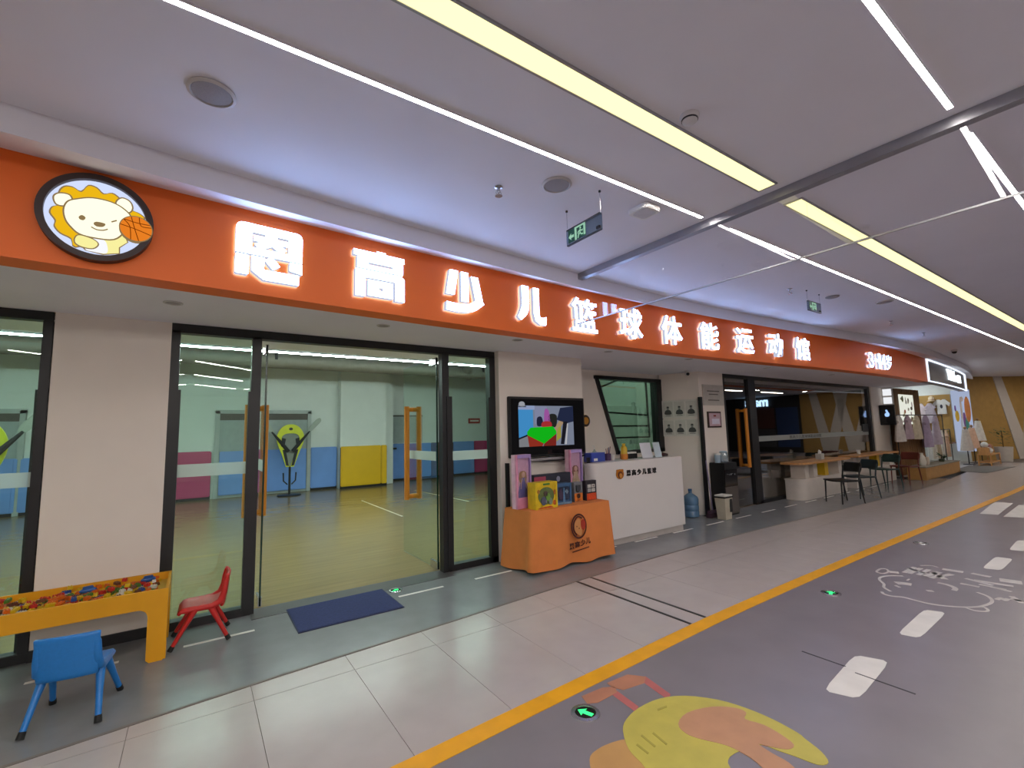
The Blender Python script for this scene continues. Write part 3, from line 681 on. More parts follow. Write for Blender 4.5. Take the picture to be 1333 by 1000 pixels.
paint('wing', d2(smooth_pts([(610, 310), (650, 262), (760, 236), (860, 242), (905, 262), (900, 290), (980, 315), (1060, 360), (1112, 402), (1085, 422), (1000, 408), (960, 400), (1020, 440), (1090, 480), (1130, 530), (1010, 520), (920, 455), (820, 405), (700, 375), (640, 350)], 3, True)), Po, 3, bird)
for q in ([(190, 190), (280, 152), (335, 147), (345, 172), (262, 217), (215, 222)], [(300, 132), (390, 95), (470, 105), (462, 132), (372, 162), (325, 152)]): paint('foot', d2(q), Pt, 1.5, bird)
for q in ([(328, 170), (430, 245)], [(458, 112), (570, 192)]): paint('leg', d2(ribbon(q, 26)), Pr, 1, bird)
for q in ([(500, 350), (560, 400)], [(450, 360), (510, 410)], [(520, 250), (560, 235)], [(430, 400), (480, 440)]): paint('feather_mark', d2(ribbon(q, 8)), mat('bird mark', '#a39839', .5), 3.2, bird)
# bear line drawing with writing
d1_ = lambda pts: fpoly([(1100 + .1748*x, 680 + .1748*y) for x, y in pts])
bear = thing('painted_bear_drawing', 'white line drawing of a lying bear with handwriting on the grey lane', 'floor marking', at_z(1210, 765))
Pw = mat('faded white paint', '#c9c4c0', .5, var=.1)
for pts, w in (([(235, 366), (265, 346), (310, 350), (322, 368), (285, 382), (245, 374), (235, 366)], .025), ([(430, 400), (330, 398), (265, 410), (258, 430), (290, 460), (290, 485), (340, 515)], .028),
               ([(275, 518), (290, 535), (350, 550), (430, 558), (520, 580), (620, 605), (740, 622), (880, 632), (1000, 628), (1080, 605), (1095, 580), (1060, 550), (985, 522)], .03), ([(890, 632), (960, 656), (1040, 664), (1066, 655), (1040, 635), (1000, 628)], .025),
               ([(330, 368), (400, 376)], .09), ([(380, 452), (430, 455), (495, 465)], .1), ([(382, 478), (402, 478)], .07), ([(690, 450), (760, 465), (820, 490), (812, 508)], .05), ([(480, 422), (462, 434)], .02), ([(610, 510), (655, 512)], .05),
               ([(440, 375), (520, 335)], .05), ([(480, 382), (565, 342)], .05), ([(545, 392), (625, 352)], .05), ([(470, 342), (600, 382)], .06), ([(600, 400), (705, 372)], .06), ([(640, 414), (795, 388)], .06), ([(650, 372), (745, 424)], .07), ([(725, 348), (880, 372)], .09), ([(560, 322), (640, 322), (690, 335)], .02),
               ([(860, 455), (1000, 482)], .05), ([(900, 418), (1100, 470)], .05), ([(960, 430), (1255, 478)], .06), ([(1000, 462), (1200, 502)], .05), ([(1090, 482), (1240, 517)], .05), ([(1150, 428), (1320, 452)], .16), ([(945, 380), (1085, 408)], .07), ([(1130, 576), (1165, 564), (1190, 582), (1215, 570)], .04), ([(1230, 570), (1322, 590)], .06), ([(1240, 552), (1320, 602)], .05)):
    paint('stroke', ribbon(smooth_pts(d1_(pts), 4), w*.8), Pw, 1, bear)
for a, b in (((1044, 848), (1101, 868)), ((1113, 876), (1192, 904))):
    struct(paint('trim_4', ribbon(fpoly([a, b]), .012), M_black, 1.2), 'thin dark floor joint across the grey lane')
E_arrow = emit('green arrow light', (.05, 1.0, .25), 1.6)
def floor_light(x, y, ang, label, r=.082, lit=True):
    t = thing('floor_exit_light', label, 'floor light', (x, y, 0), ang)
    MB().lathe([(r, 0), (r*.98, .006), (r*.72, .008), (r*.70, .003), (r*.70, 0)], n=32).build('ring', M_steel, t, world=False, smooth=30)
    MB().lathe([(r*.71, 0), (r*.71, .0045), (.001, .0045)], n=28).build('lens', mat('black lens', '#0b0d0c', .15), t, world=False)
    k = r/.082
    MB().prism([(a*k, b*k) for a, b in [(0, .048), (.036, .008), (.014, .010), (.014, -.045), (-.014, -.045), (-.014, .010), (-.036, .008)]], XY(.0045), 0, .001).build('arrow', E_arrow if lit else M_plastic_w, t, world=False)
floor_light(1.86, 2.06, math.radians(20), 'round floor light with green arrow beside the painted bird'); floor_light(4.96, 2.03, math.radians(-70), 'round floor light with green arrow between bird and bear drawing')
floor_light(7.86, 2.1, math.radians(-80), 'unlit round floor light beyond the bear drawing', lit=False); floor_light(1.74, 4.72, math.radians(-60), 'round floor light with green arrow by the blue doormat', .07)
t = thing('doormat', 'dark blue carpet doormat before the open glass entrance', 'doormat', (1.19, 4.52, 0))
MB().box(.75, 1.63, 4.225, 4.83, 0.0016, .011).build('pile', mat('navy carpet', '#2c3563', .95, var=.15, scale=60, bump=.4), t, bevel=.003)
MB().box(.742, 1.638, 4.217, 4.838, 0.0, .0075).build('rubber_edge', mat('navy rubber', '#232a4c', .7), t)

# ================================================================== KIDS' CORNER
M_ytab = mat('yellow table board', '#e3a00c', .45, var=.03)
kt = thing('play_table', 'long yellow play table with a sunken tray of toy bricks', 'table', (-.95, 4.65, 0))
tx0, tx1, ty0, ty1, tz = -1.95, -.125, 4.36, 4.915, .5
def side_poly():
    a = [(tx1, 0.02), (tx1-.02, 0), (tx1-.095, 0), (tx1-.115, .02)]
    a += arc(tx1-.115-.06, .375-.06, .06, 0, 90, 6) + arc(tx0+.115+.06, .375-.06, .06, 90, 180, 6)
    a += [(tx0+.115, .02), (tx0+.095, 0), (tx0+.02, 0), (tx0, .02), (tx0, tz), (tx1, tz)]
    return a
MB().prism(side_poly(), XZ(ty0), 0, .018).build('side_panel', M_ytab, kt); MB().prism(side_poly(), XZ(ty1-.018), 0, .018).build('side_panel', M_ytab, kt)
def end_poly():
    return [(ty0+.018, 0), (ty0+.1, 0)] + arc(ty0+.16, .315, .06, 180, 90, 6) + arc(ty1-.16, .315, .06, 90, 0, 6) + [(ty1-.1, 0), (ty1-.018, 0), (ty1-.018, tz), (ty0+.018, tz)]
for x in (tx0, tx1-.018): MB().prism(end_poly(), lambda u, v, w, x=x: (x+w, u, v), 0, .018).build('end_panel', M_ytab, kt)
MB().box(tx0+.018, tx1-.018, ty0+.018, ty1-.018, .425, .443).build('tray', mat('tray board', '#c9a83f', .5), kt)
brick_cols = [('red', '#c22f28'), ('orange', '#d5661c'), ('yellow', '#d8b21d'), ('green', '#4d7a2e'), ('blue', '#2b4f98'), ('white', '#d5d2c6'), ('brown', '#6a3f2b')]
BR = {}
for nm, hx in brick_cols:
    mm = mat(nm + ' toy plastic', hx, .3, var=.04)
    for kind, (bx, by, bz) in {'long': (.05, .025, .018), 'square': (.03, .03, .022)}.items():
        b = MB().box(-bx/2, bx/2, -by/2, by/2, 0, bz)
        nx_, ny_ = (4, 2) if kind == 'long' else (2, 2)
        for i in range(nx_):
            for j in range(ny_):
                sx, sy = (i-(nx_-1)/2)*bx/nx_, (j-(ny_-1)/2)*by/ny_
                b.cyl((sx, sy, bz), (sx, sy, bz+.005), min(bx/nx_, by/ny_)*.3, n=6)
        BR[nm, kind] = (b.mesh('toy_brick', mm), max(bx, by), bz)
placed = []
tries = 0
while len(placed) < 230 and tries < 9000:
    tries += 1
    lvl = 0 if len(placed) < 140 else (1 if len(placed) < 205 else 2)
    x = random.uniform(-1.22, tx1-.08); y = random.uniform(ty0+.06, ty1-.06)
    if lvl and random.random() < .3: x = random.gauss(-.6, .2)
    if x > -.16 or x < -1.25: continue
    if any(l == lvl and (x-a)**2+(y-b)**2 < .036**2 for a, b, l in placed): continue
    placed.append((x, y, lvl))
    nm = random.choice([c[0] for c in brick_cols] + ['orange', 'yellow', 'yellow', 'orange', 'white', 'brown', 'red']); kd = random.choice(['long', 'square'])
    me, _, bz = BR[nm, kd]
    o = link('toy_brick', me); o.location = (x, y, .4435 + lvl*.0235); o.rotation_euler = (0 if lvl == 0 else random.uniform(-.2, .2), 0 if lvl == 0 else random.uniform(-.2, .2), random.uniform(0, 6.28))
    tag(o, f'{nm} {kd} studded toy brick lying loose in the yellow table tray', 'toy brick', 'toy bricks in the yellow table tray')
for nm, x, y, col in (('toy_boat', -.62, 4.72, '#2c5ba0'), ('toy_boat', -.27, 4.76, '#28508f')):
    t = thing(nm, 'blue plastic toy boat hull on top of the bricks' if x < -.4 else 'blue plastic toy lump at the tray end', 'toy', (x, y, .492), .3)
    MB().ball((0, 0, 0), .05, .025, .02, 16).build('hull', mat('blue toy '+col, col, .35), t, world=False, smooth=60)
    MB().box(-.03, .03, -.012, .012, .012, .03).build('deck', mat('blue toy '+col, col), t, world=False, bevel=.004)

def kid_chair(name, label, col, loc, rz):
    m_ = mat(label[:12] + ' plastic', col, .35, var=.04, bump=.05, scale=60); mf = mat('black rubber foot', '#121212', .7)
    t = thing(name, label, 'chair', loc, rz)         # local: faces +Y
    def seat(u, v):
        x = (u-.5)*(.29 - .02*v); y = -.14 + .29*v
        return (x, y, .275 - .012*math.sin(PI*u)*math.sin(PI*v) + .03*(abs(u-.5)*2)**4*0 - (.035*max(0, (v-.85)/.15)**2) + .02*max(0, (.15-v)/.15))
    o = solid(MB().sheet(seat, 10, 10), 'seat', m_, t, .026, world=False, smooth=60); o.modifiers.new('b', 'BEVEL').width = .006
    def back(u, v):
        wd = .27 + .02*v
        y = -.13 - .035*v**.8 - .018*(1-(2*u-1)**2)
        return ((u-.5)*wd, y, .25 + .245*v)
    o = solid(MB().sheet(back, 10, 10), 'backrest', m_, t, .022, world=False, smooth=60); o.modifiers.new('b', 'BEVEL').width = .006
    for sx in (-1, 1):
        MB().tube([(sx*.128, .135, .258), (sx*.13, .04, .264), (sx*.132, -.07, .268), (sx*.132, -.125, .295), (sx*.131, -.148, .36), (sx*.128, -.155, .43), (sx*.118, -.165, .485)], [.014, .02, .024, .026, .022, .02, .014], 10).build('side_rail', m_, t, world=False, smooth=50)
        for sy, y0_, y1_ in ((1, .04, .19), (-1, -.06, -.19)):
            a = Vector((sx*.125, y0_, .262)); b = Vector((sx*.163, y1_, .0)); c = a.lerp(b, .88)
            lg = MB().tube([a, a.lerp(b, .45), c], [.024, .017, .015], 10).build('leg', m_, t, world=False, smooth=50)
            MB().tube([c, b + Vector((0, 0, .0))], [.017, .018], 10).build('foot', mf, lg, world=False)
    return t
kid_chair('kids_chair', 'blue plastic kids chair seen from behind, facing the yellow table', '#1f77c4', (-.53, 3.86, .004), math.radians(-9))
kid_chair('kids_chair', 'red plastic kids chair at the end of the yellow table', '#c3231f', (.09, 4.63, .004), math.radians(88))

# ================================================================== TELEVISION AND TOY STALL
tv = thing('television', 'black wall television showing a green gift box', 'television', (3.9, 4.8, 1.25))
MB().box(3.24, 4.53, 4.79, 4.84, 1.25, 2.03).build('body', M_blackp, tv, bevel=.008)
scr_ = MB().box(3.27, 4.50, 4.786, 4.79, 1.28, 2.0).build('screen', mat('dark screen glass', '#101114', .15), tv)
SW, SZ, SX0, SZ0 = .93, .53, 3.38, 1.385
def pic(pts, col, lv=1, s=.62):
    MB().prism([(SX0 + u*SW, SZ0 + v*SZ) for u, v in pts], XZ(4.786), -.0012*lv, 0).build('picture_shape', emit('screen %s' % (col,), lin(col), s), scr_)
pic([(0, 0), (1, 0), (1, 1), (0, 1)], '#8f98ad', 1); pic([(0, .22), (.25, .34), (.25, .9), (0, .9)], '#4fa7ea', 2); pic([(0, .9), (.28, .9), (.28, 1), (0, 1)], '#a8b8e0', 2)
pic([(0, 0), (.18, 0), (.18, .28), (0, .2)], '#94969b', 2); pic([(0, .18), (.17, .27), (.17, .31), (0, .22)], '#1b2233', 3)
pic([(.28, .55), (.5, .55), (.5, .98), (.28, .98)], '#9aa0c0', 2); pic(smooth_pts([(.32, .5), (.42, .52), (.4, .72), (.32, .7)], 3, True), '#2a2c44', 3)
pic(smooth_pts([(.45, .55), (.55, .55), (.53, .88), (.46, .9)], 3, True), '#b865b8', 3); pic(smooth_pts([(.4, .48), (.57, .47), (.56, .6), (.42, .6)], 3, True), '#c4383c', 4)
pic(smooth_pts([(.56, .5), (.66, .48), (.68, .75), (.58, .8), (.52, .72)], 3, True), '#2c2e2a', 3); pic([(.66, .3), (.82, .6), (.72, .62), (.64, .45)], '#c0a27f', 3)
pic([(.68, .65), (.75, .95), (1, 1), (1, .6), (.85, .55)], '#2b3350', 3); pic([(.8, .02), (.88, .6), (.80, .6), (.74, .03)], '#23232b', 4); pic([(.82, .02), (.87, .55), (.89, .55), (.85, .02)], '#d8d8dc', 5)
pic([(.66, .1), (.75, .2), (.75, .5), (.68, .42)], '#b9b04a', 3)
pic([(.14, .36), (.2, .46), (.6, .48), (.66, .36), (.66, .3), (.43, .06), (.14, .28)], '#15c01c', 5, .8); pic([(.14, .3), (.43, .08), (.4, .0), (.17, .0)], '#a83a2a', 4); pic([(.44, .08), (.66, .32), (.65, .0), (.42, .0)], '#8c2f26', 4)
pic(ell(.06, 1.03, .05, .07, 14), '#b9bcc4', 6); pic([(0, .96), (.13, .96), (.13, .99), (0, .99)], '#555a66', 6)
t = thing('soundbar', 'low dark shelf speaker under the television', 'speaker', (3.95, 4.8, 1.16))
MB().prism(arc(3.95, 1.24, .52, 180, 360, 16, .055), XZ(4.74), 0, .09).build('body', M_blackp, t); MB().box(3.5, 4.4, 4.735, 4.742, 1.205, 1.235).build('grille', M_cg, t)
fr = thing('display_rack', 'black metal display rack behind the orange toy stall', 'rack', (3.85, 4.72, 0))
for x in (3.16, 4.52): MB().box(x-.02, x+.02, 4.72, 4.76, 0, 1.2).build('post', M_black, fr)
for z in (.25, .55): MB().box(3.18, 4.5, 4.73, 4.75, z, z+.03).build('crossbar', M_black, fr)

ft = thing('folding_table', 'folding table hidden under the orange cloth', 'table', (3.73, 4.44, 0))
MB().box(3.13, 4.33, 4.24, 4.66, .655, .682).build('tabletop', M_plastic_w, ft)
for x in (3.22, 4.24):
    for y in (4.30, 4.60): MB().cyl((x, y, 0), (x, y, .655), .014, n=8).build('leg', M_blackp, ft)
M_cloth = mat('orange cloth', '#d67f40', .85, var=.05, scale=6, bump=.1)
cl = thing('tablecloth', 'orange tablecloth with lion print draped over the toy stall', 'tablecloth', (3.73, 4.44, .03))
def cloth(u, v):
    # u around the perimeter, v from the table top outward/down
    per = [(3.08, 4.69), (3.12, 4.225), (4.355, 4.225), (4.355, 4.69)]
    segs = [math.dist(per[i], per[(i+1) % 4]) for i in range(4)]; tot = sum(segs); s_ = (u % 1.0)*tot
    i = 0
    while i < 3 and s_ > segs[i]: s_ -= segs[i]; i += 1
    a, b = per[i], per[(i+1) % 4]; k = s_/segs[i]; x, y = a[0]+(b[0]-a[0])*k, a[1]+(b[1]-a[1])*k
    cx, cy = 3.73, 4.457
    if v < .12:
        q = v/.12; return (cx+(x-cx)*q, cy+(y-cy)*q, .688)
    d = (v-.12)/.88; fl = .015*d*math.sin(u*2*PI*9) + .012*d*math.sin(u*2*PI*5+1)
    ox, oy = (x-cx), (y-cy); corner = .06*d*(max(0, 1-min(k, 1-k)*5))
    nx_, ny_ = [(-1, 0), (0, -1), (1, 0), (0, 1)][i]
    l = math.hypot(ox, oy)
    xx = x + nx_*(fl+.03*d) + ox/l*corner*.6; yy = y + ny_*(fl+.03*d) + oy/l*corner*.6
    if i == 3: yy = min(yy, 4.715)
    return (xx, yy, .688 - d*(.66 + .012*math.sin(u*2*PI*6)))
MB().sheet(cloth, 160, 24).build('cloth', M_cloth, cl, smooth=70)
M_print = mat('brown print', '#4a1d10', .8)
pf = lambda u, v, w: (3.785 + u*1.4, 4.195 - .045*(.42-v)*1.0 + w, .40 + (v-.42)*1.22)
cp = MB()
RG = .088
for i in range(28):
    a0, a1 = 2*PI*i/28, 2*PI*(i+1)/28
    cp.prism([(RG*math.cos(a0), .46+RG*1.35*math.sin(a0)), (RG*math.cos(a1), .46+RG*1.35*math.sin(a1)), ((RG-.013)*math.cos(a1), .46+(RG-.013)*1.35*math.sin(a1)), ((RG-.013)*math.cos(a0), .46+(RG-.013)*1.35*math.sin(a0))], pf, -.022, -.02)
cp.build('emblem_ring', M_print, cl)
MB().prism(smooth_pts([(-.045, .50), (-.05, .43), (-.02, .39), (.02, .37), (.03, .42), (.02, .50), (.0, .53)], 4, True), pf, -.023, -.0205).build('lion_face', mat('pale lion print', '#c98a52', .8), cl)
MB().prism(ribbon(smooth_pts([(-.03, .38), (-.06, .43), (-.055, .5), (-.01, .55), (.04, .53)], 4), .014), pf, -.0235, -.021).build('lion_mane', M_print, cl)
MB().prism(ell(.048, .47, .028, .05, 16), pf, -.0235, -.021).build('lion_ball', mat('red ball print', '#a8321d', .8), cl)
for q in ((-.025, .46), (.0, .44)): MB().prism(ell(q[0], q[1], .005, .007, 8), pf, -.024, -.022).build('lion_eye', M_print, cl)
pt = MB(); 
for i, ch in enumerate('恩高少儿'): put_text(pt, ch, -.12+i*.062, -.065+i*.062, .255+.008*i, .315+.008*i, pf, -.0235, -.021, .03)
pt.build('print_lettering', M_print, cl)
MB().prism(ribbon([(-.09, .232), (.1, .25)], .01), pf, -.023, -.021).build('print_line', M_print, cl)

ZT = .6885
def doll_box(loc, rz, label, h, dress, hair):
    t = thing('doll_box', label, 'toy box', loc, rz); w, d = .24, .09
    mp = mat('pink carton', '#d98fb0', .5, var=.12, scale=12); mlil = mat('lilac carton', '#a58cc4', .5, var=.1)
    MB().box(-w/2, w/2, -d/2+.028, d/2, 0, h).build('back_panel', mat('pale pink carton', '#e3b7cc', .5, var=.1, scale=20), t, world=False)
    for a, b in ((-w/2, -w/2+.02), (w/2-.02, w/2)): MB().box(a, b, -d/2, -d/2+.028, 0, h).build('side_panel', mp if a < 0 else mlil, t, world=False)
    MB().box(-w/2+.02, w/2-.02, -d/2, -d/2+.028, 0, h*.2).build('front_panel', mp, t, world=False); MB().box(-w/2+.02, w/2-.02, -d/2, -d/2+.028, h-.04, h).build('top_panel', mlil, t, world=False)
    MB().box(-w/2+.02, w/2-.02, -d/2+.001, -d/2+.003, h*.2, h-.04).build('window_film', G_pic, t, world=False)
    b0 = h*.2
    dl = MB().lathe([(.05, b0), (.058, b0+.02), (.03, b0+.16), (.022, b0+.19), (.026, b0+.22), (.008, b0+.235)], (0, -d/2+.018, 0), 14, 1.7, .22).build('doll_dress', mat('doll dress '+dress, dress, .7), t, world=False, smooth=50)
    MB().ball((0, -d/2+.014, b0+.262), .03, .010, .034).build('doll_head', mat('doll skin', '#d9b49c', .6), dl, world=False, smooth=60)
    MB().lathe([(.03, b0+.17), (.04, b0+.22), (.036, b0+.28), (.02, b0+.302), (.001, b0+.306)], (0, -d/2+.022, 0), 14, 1.6, .2).build('doll_hair', mat('doll hair '+hair, hair, .7), dl, world=False, smooth=50)
    for sx in (-1, 1): MB().tube([(sx*.02, -d/2+.014, b0+.22), (sx*.04, -d/2+.012, b0+.16), (sx*.045, -d/2+.012, b0+.1)], .006, 6).build('doll_arm', mat('doll skin', '#d9b49c'), dl, world=False)
    return t
doll_box((3.20, 4.50, ZT), math.radians(8), 'tall pink doll box with violet dressed doll at the stall corner', .62, '#6d6aa8', '#b08a5a')
doll_box((4.14, 4.62, ZT), math.radians(6), 'pink doll box with cream dressed doll beside the reception desk', .64, '#cdb58e', '#8a5a48')
def win_box(loc, rz, label, w, d, h, body, inner, hole, items, parts=()):
    t = thing('toy_box', label, 'toy box', loc, rz); mb_ = mat('carton '+body, body, .5, var=.15, scale=14)
    n_ = MB().box(-w/2, w/2, -d/2+.012, d/2, 0, h).build('carton', mb_, t, world=False, bevel=.003)
    MB().prism(hole, XZ(-d/2+.012), -.004, .0).build('display_backing', mat('backing '+inner, inner, .6, var=.2, scale=30), t, world=False)
    fr_ = MB()
    for a, b, c, e in ((-w/2, w/2, h-.035, h), (-w/2, w/2, 0, .03), (-w/2, -w/2+.025, .03, h-.035), (w/2-.025, w/2, .03, h-.035)): fr_.box(a, b, -d/2, -d/2+.012, c, e)
    fr_.build('front_frame', mb_, t, world=False)
    for poly, col in items: MB().prism(poly, XZ(-d/2+.008), -.012, .0).build('toy_piece', mat('toy piece '+col, col, .45), t, world=False, smooth=40)
    for poly, col in parts: MB().prism(poly, XZ(-d/2), -.0015, 0).build('print_patch', mat('carton print '+col, col, .5, var=.2, scale=40), t, world=False)
    return t
win_box((3.375, 4.33, ZT), math.radians(1), 'yellow toy box with round window full of animal figures', .33, .15, .30, '#d9b81c', '#5d6b3a', ell(0, .145, .12, .1, 20),
        [(ell(-.045, .09, .038, .05, 14), '#55596a'), (ell(.02, .13, .032, .045, 14), '#6f9a3c'), (ell(.055, .08, .028, .04, 14), '#7d8a72'), (ell(-.01, .17, .03, .03, 12), '#5a4a44'), (ell(-.015, .085, .014, .022, 10), '#b9bcc0')],
        [([(-.05, .268), (.05, .268), (.05, .288), (-.05, .288)], '#2f6b2a'), ([(-.14, .005), (.1, .005), (.06, .028), (-.1, .02)], '#c2501f'), (ell(-.12, .2, .02, .025, 10), '#a8702a'), (ell(.12, .18, .018, .03, 10), '#b06a24'), (ell(.115, .06, .02, .03, 10), '#c05a20')])
win_box((3.72, 4.40, ZT), math.radians(2), 'blue toy box with two winged windows', .25, .1, .25, '#3a5f88', '#22324a', rrect(-.1, .1, .05, .21, .03),
        [([(-.08, .07), (-.03, .06), (-.02, .12), (-.05, .2), (-.09, .15)], '#4a3a52'), ([(.02, .07), (.08, .06), (.09, .15), (.05, .2), (.02, .12)], '#33405c'), ([(.02, .15), (.045, .18), (.07, .15), (.045, .12)], '#9fb6cc')],
        [([(-.12, .003), (.12, .003), (.12, .028), (-.12, .028)], '#6f8fa6'), ([(-.02, .03), (.02, .03), (.005, .2), (-.005, .2)], '#5d86b0')])
win_box((3.99, 4.43, ZT), math.radians(4), 'grey and orange toy box with two round windows', .15, .08, .24, '#6c7178', '#2d3034', ell(0, .165, .052, .05, 18),
        [(ell(0, .165, .035, .035, 14), '#3b4047')], [(rrect(-.073, .073, .004, .105, .01), '#d0752c'), (ell(.0, .07, .034, .03, 16), '#33373c'), (ell(0, .022, .028, .012, 12), '#8c3f20')])
win_box((4.21, 4.42, ZT), math.radians(3), 'black toy box with picture squares and orange base', .19, .07, .245, '#2c2830', '#3d3a42', rrect(-.07, .07, .11, .2, .008),
        [], [([(-.085, .004), (.085, .004), (.085, .088), (-.085, .085)], '#cf4a1d'), (rrect(-.068, -.006, .155, .198, .006), '#c8c6c2'), (rrect(.006, .068, .155, .198, .006), '#c0bcb8'), (rrect(-.068, -.006, .102, .145, .006), '#aeb0b4'), (rrect(.006, .068, .102, .145, .006), '#c6c2be'), (ell(.037, .176, .018, .009, 10), '#4a3030'), (ell(.037, .124, .016, .008, 10), '#5a3a34')])
t = thing('flat_toy_carton', 'long dark toy carton standing behind the yellow box', 'toy box', (3.70, 4.56, ZT))
MB().box(-.29, .29, -.04, .04, 0, .36).build('carton', mat('dark carton', '#2b2d3a', .5, var=.2, scale=20), t, world=False, bevel=.003); MB().box(-.30, -.12, -.042, -.04, .2, .335).build('pink_patch', mat('pink patch', '#a8465e', .5), t, world=False)
MB().prism(ell(.08, .29, .03, .035, 14), XZ(-.04), -.002, 0).build('round_patch', mat('pale patch', '#8d90a4', .5), t, world=False)

# ================================================================== RECEPTION
dk = thing('reception_desk', 'white reception desk with lion badge and black characters', 'desk', (5.35, 4.8, 0))
dx0, dx1, dy0, dy1, dh = 4.40, 6.32, 4.53, 5.02, 1.125
plan = [(dx1, dy0), (dx1, dy1), (4.57, dy1), (4.57, 4.70), (dx0, 4.70), (dx0, dy0+.12)] + arc(dx0+.12, dy0+.12, .12, 180, 270, 8)
MB().prism(plan, XY(0), .09, dh).build('body', M_laminate, dk, smooth=30)
MB().prism([(dx1-.02, dy0+.03), (dx1-.02, dy1-.02), (4.6, dy1-.02), (4.6, 4.68), (dx0+.05, 4.68), (dx0+.05, dy0+.15)] + arc(dx0+.15, dy0+.14, .10, 180, 270, 8), XY(0), 0, .09).build('plinth', mat('grey plinth', '#b9b2ad', .5), dk)
MB().prism(rrect(4.6, dx1-.002, dy0+.002, dy1-.002, .002), XY(dh), 0, .006).build('top', M_laminate, dk)
bdg = MB().prism(ell(4.905, .955, .075, .068, 28), XZ(dy0), -.012, 0).build('badge', mat('gold badge', '#b5701c', .35, .2), dk, smooth=30)
MB().prism(ell(4.905, .948, .05, .047, 22), XZ(dy0), -.015, -.011).build('badge_face', mat('brown badge face', '#6b2f16', .5), bdg)
MB().prism(ell(4.91, .935, .03, .032, 18), XZ(dy0), -.017, -.014).build('badge_muzzle', mat('tan badge', '#c98a3a', .5), bdg)
for sx in (-1, 1): MB().prism(ell(4.905+sx*.05, 1.003, .018, .018, 12), XZ(dy0), -.014, -.001).build('badge_ear', mat('gold badge', '#b5701c'), bdg)
for i, ch in enumerate('恩高少儿篮球'):
    m_ = MB(); put_text(m_, ch, 5.04+i*.112, 5.125+i*.112, .918, 1.0, XZ(dy0), -.012, 0, .02); m_.build('letter', M_blackp, dk)
ZD = dh + .006
t = thing('blue_carton', 'blue carton at the left end of the reception desk', 'box', (4.68, 4.78, ZD), .1)
MB().box(-.15, .15, -.07, .07, 0, .125).build('carton', mat('blue carton', '#3448a0', .5), t, world=False, bevel=.003); MB().box(-.1, -.02, -.072, -.07, .015, .05).build('white_label', M_plastic_w, t, world=False); MB().box(-.151, .151, -.071, .071, .12, .127).build('lid', mat('blue carton lid', '#4a5cb4', .5), t, world=False)
t = thing('pump_bottle', 'clear hand gel pump bottle behind the blue carton', 'bottle', (4.83, 4.93, ZD))
MB().lathe([(.03, 0), (.03, .13), (.012, .15), (.012, .165)], n=16).build('bottle', mat('gel plastic', '#a9b7ae', .2), t, world=False, smooth=40); MB().tube([(0, 0, .165), (0, 0, .215), (-.04, 0, .212)], .007, 8).build('pump', M_plastic_w, t, world=False)
t = thing('pen_pot', 'dark red pot of pens beside the blue carton', 'pot', (4.965, 4.80, ZD))
MB().lathe([(.045, 0), (.05, .1), (.046, .1), (.042, .004)], n=18).build('pot', mat('plum pot', '#4b3058', .5), t, world=False, smooth=40)
for i, (a, b, c) in enumerate(((-.02, 0, '#8a2f2a'), (.015, .01, '#a04a2f'), (0, -.02, '#2f3f7a'), (.025, -.015, '#7a2f3a'))): MB().cyl((a*.5, b*.5, .01), (a*1.5, b*1.5, .17+.01*i), .006, n=6).build('pen', mat('pen '+c, c, .4), t, world=False)
t = thing('paper_cup', 'small white paper cup beside the yellow bottle', 'cup', (5.07, 4.80, ZD)); MB().lathe([(.026, 0), (.035, .08), (.037, .082), (.033, .08), (.024, .004)], n=18).build('cup', M_plastic_w, t, world=False, smooth=40); MB().lathe([(.0362, .078), (.0382, .081), (.0362, .084)], n=18).build('rim', M_plastic_w, t, world=False)
t = thing('yellow_bottle', 'yellow drink bottle with orange base on the desk', 'bottle', (5.27, 4.76, ZD))
MB().lathe([(.05, 0), (.052, .09), (.048, .1), (.05, .16), (.04, .185), (.022, .2), (.022, .215)], n=20).build('bottle', mat('yellow bottle', '#c9a51e', .35), t, world=False, smooth=40); MB().lathe([(.0535, .003), (.0545, .08), (.0535, .082)], n=20).build('label_band', mat('orange label', '#c87a24', .5), t, world=False); MB().lathe([(.025, .213), (.025, .235), (.001, .237)], n=16).build('cap', mat('yellow cap', '#d8b83a', .4), t, world=False, smooth=30)
t = thing('black_case', 'low black case with white lid behind the yellow bottle', 'box', (5.47, 4.85, ZD)); MB().box(-.13, .13, -.06, .06, 0, .075).build('case', M_blackp, t, world=False, bevel=.004); MB().box(-.12, .12, -.055, .055, .075, .1).build('lid', M_plastic_w, t, world=False, bevel=.004)
for x, w, lb, c in ((5.72, .115, 'large white card stand on the reception desk', '#cfd2d8'), (5.98, .075, 'narrow pale blue card stand at the desk end', '#b9c8d0')):
    t = thing('card_stand', lb, 'card stand', (x, 4.74, ZD), -.05); MB().add([(-w, -.05, 0), (w, -.05, 0), (w, .0, .23), (-w, .0, .23), (-w, -.045, 0), (w, -.045, 0), (w, .005, .23), (-w, .005, .23)], [(0,1,2,3),(4,7,6,5),(0,4,5,1),(1,5,6,2),(2,6,7,3),(3,7,4,0)]).build('card', mat('card '+c, c, .4), t, world=False)
    MB().box(-w, w, -.05, .05, 0, .006).build('foot', G_clear, t, world=False)
t = thing('stapler', 'small dark stapler beside the card stands', 'stapler', (6.17, 4.72, ZD)); MB().box(-.06, .06, -.015, .015, 0, .014).build('base', M_blackp, t, world=False, bevel=.003); MB().prism([(-.06, .016), (.06, .02), (.055, .04), (-.05, .06), (-.062, .05)], XZ(-.014), 0, .028).build('arm', mat('dark maroon', '#3c2326', .4), t, world=False)
t = thing('office_chair', 'black office chair behind the reception desk end', 'chair', (6.62, 5.28, 0), -.3)
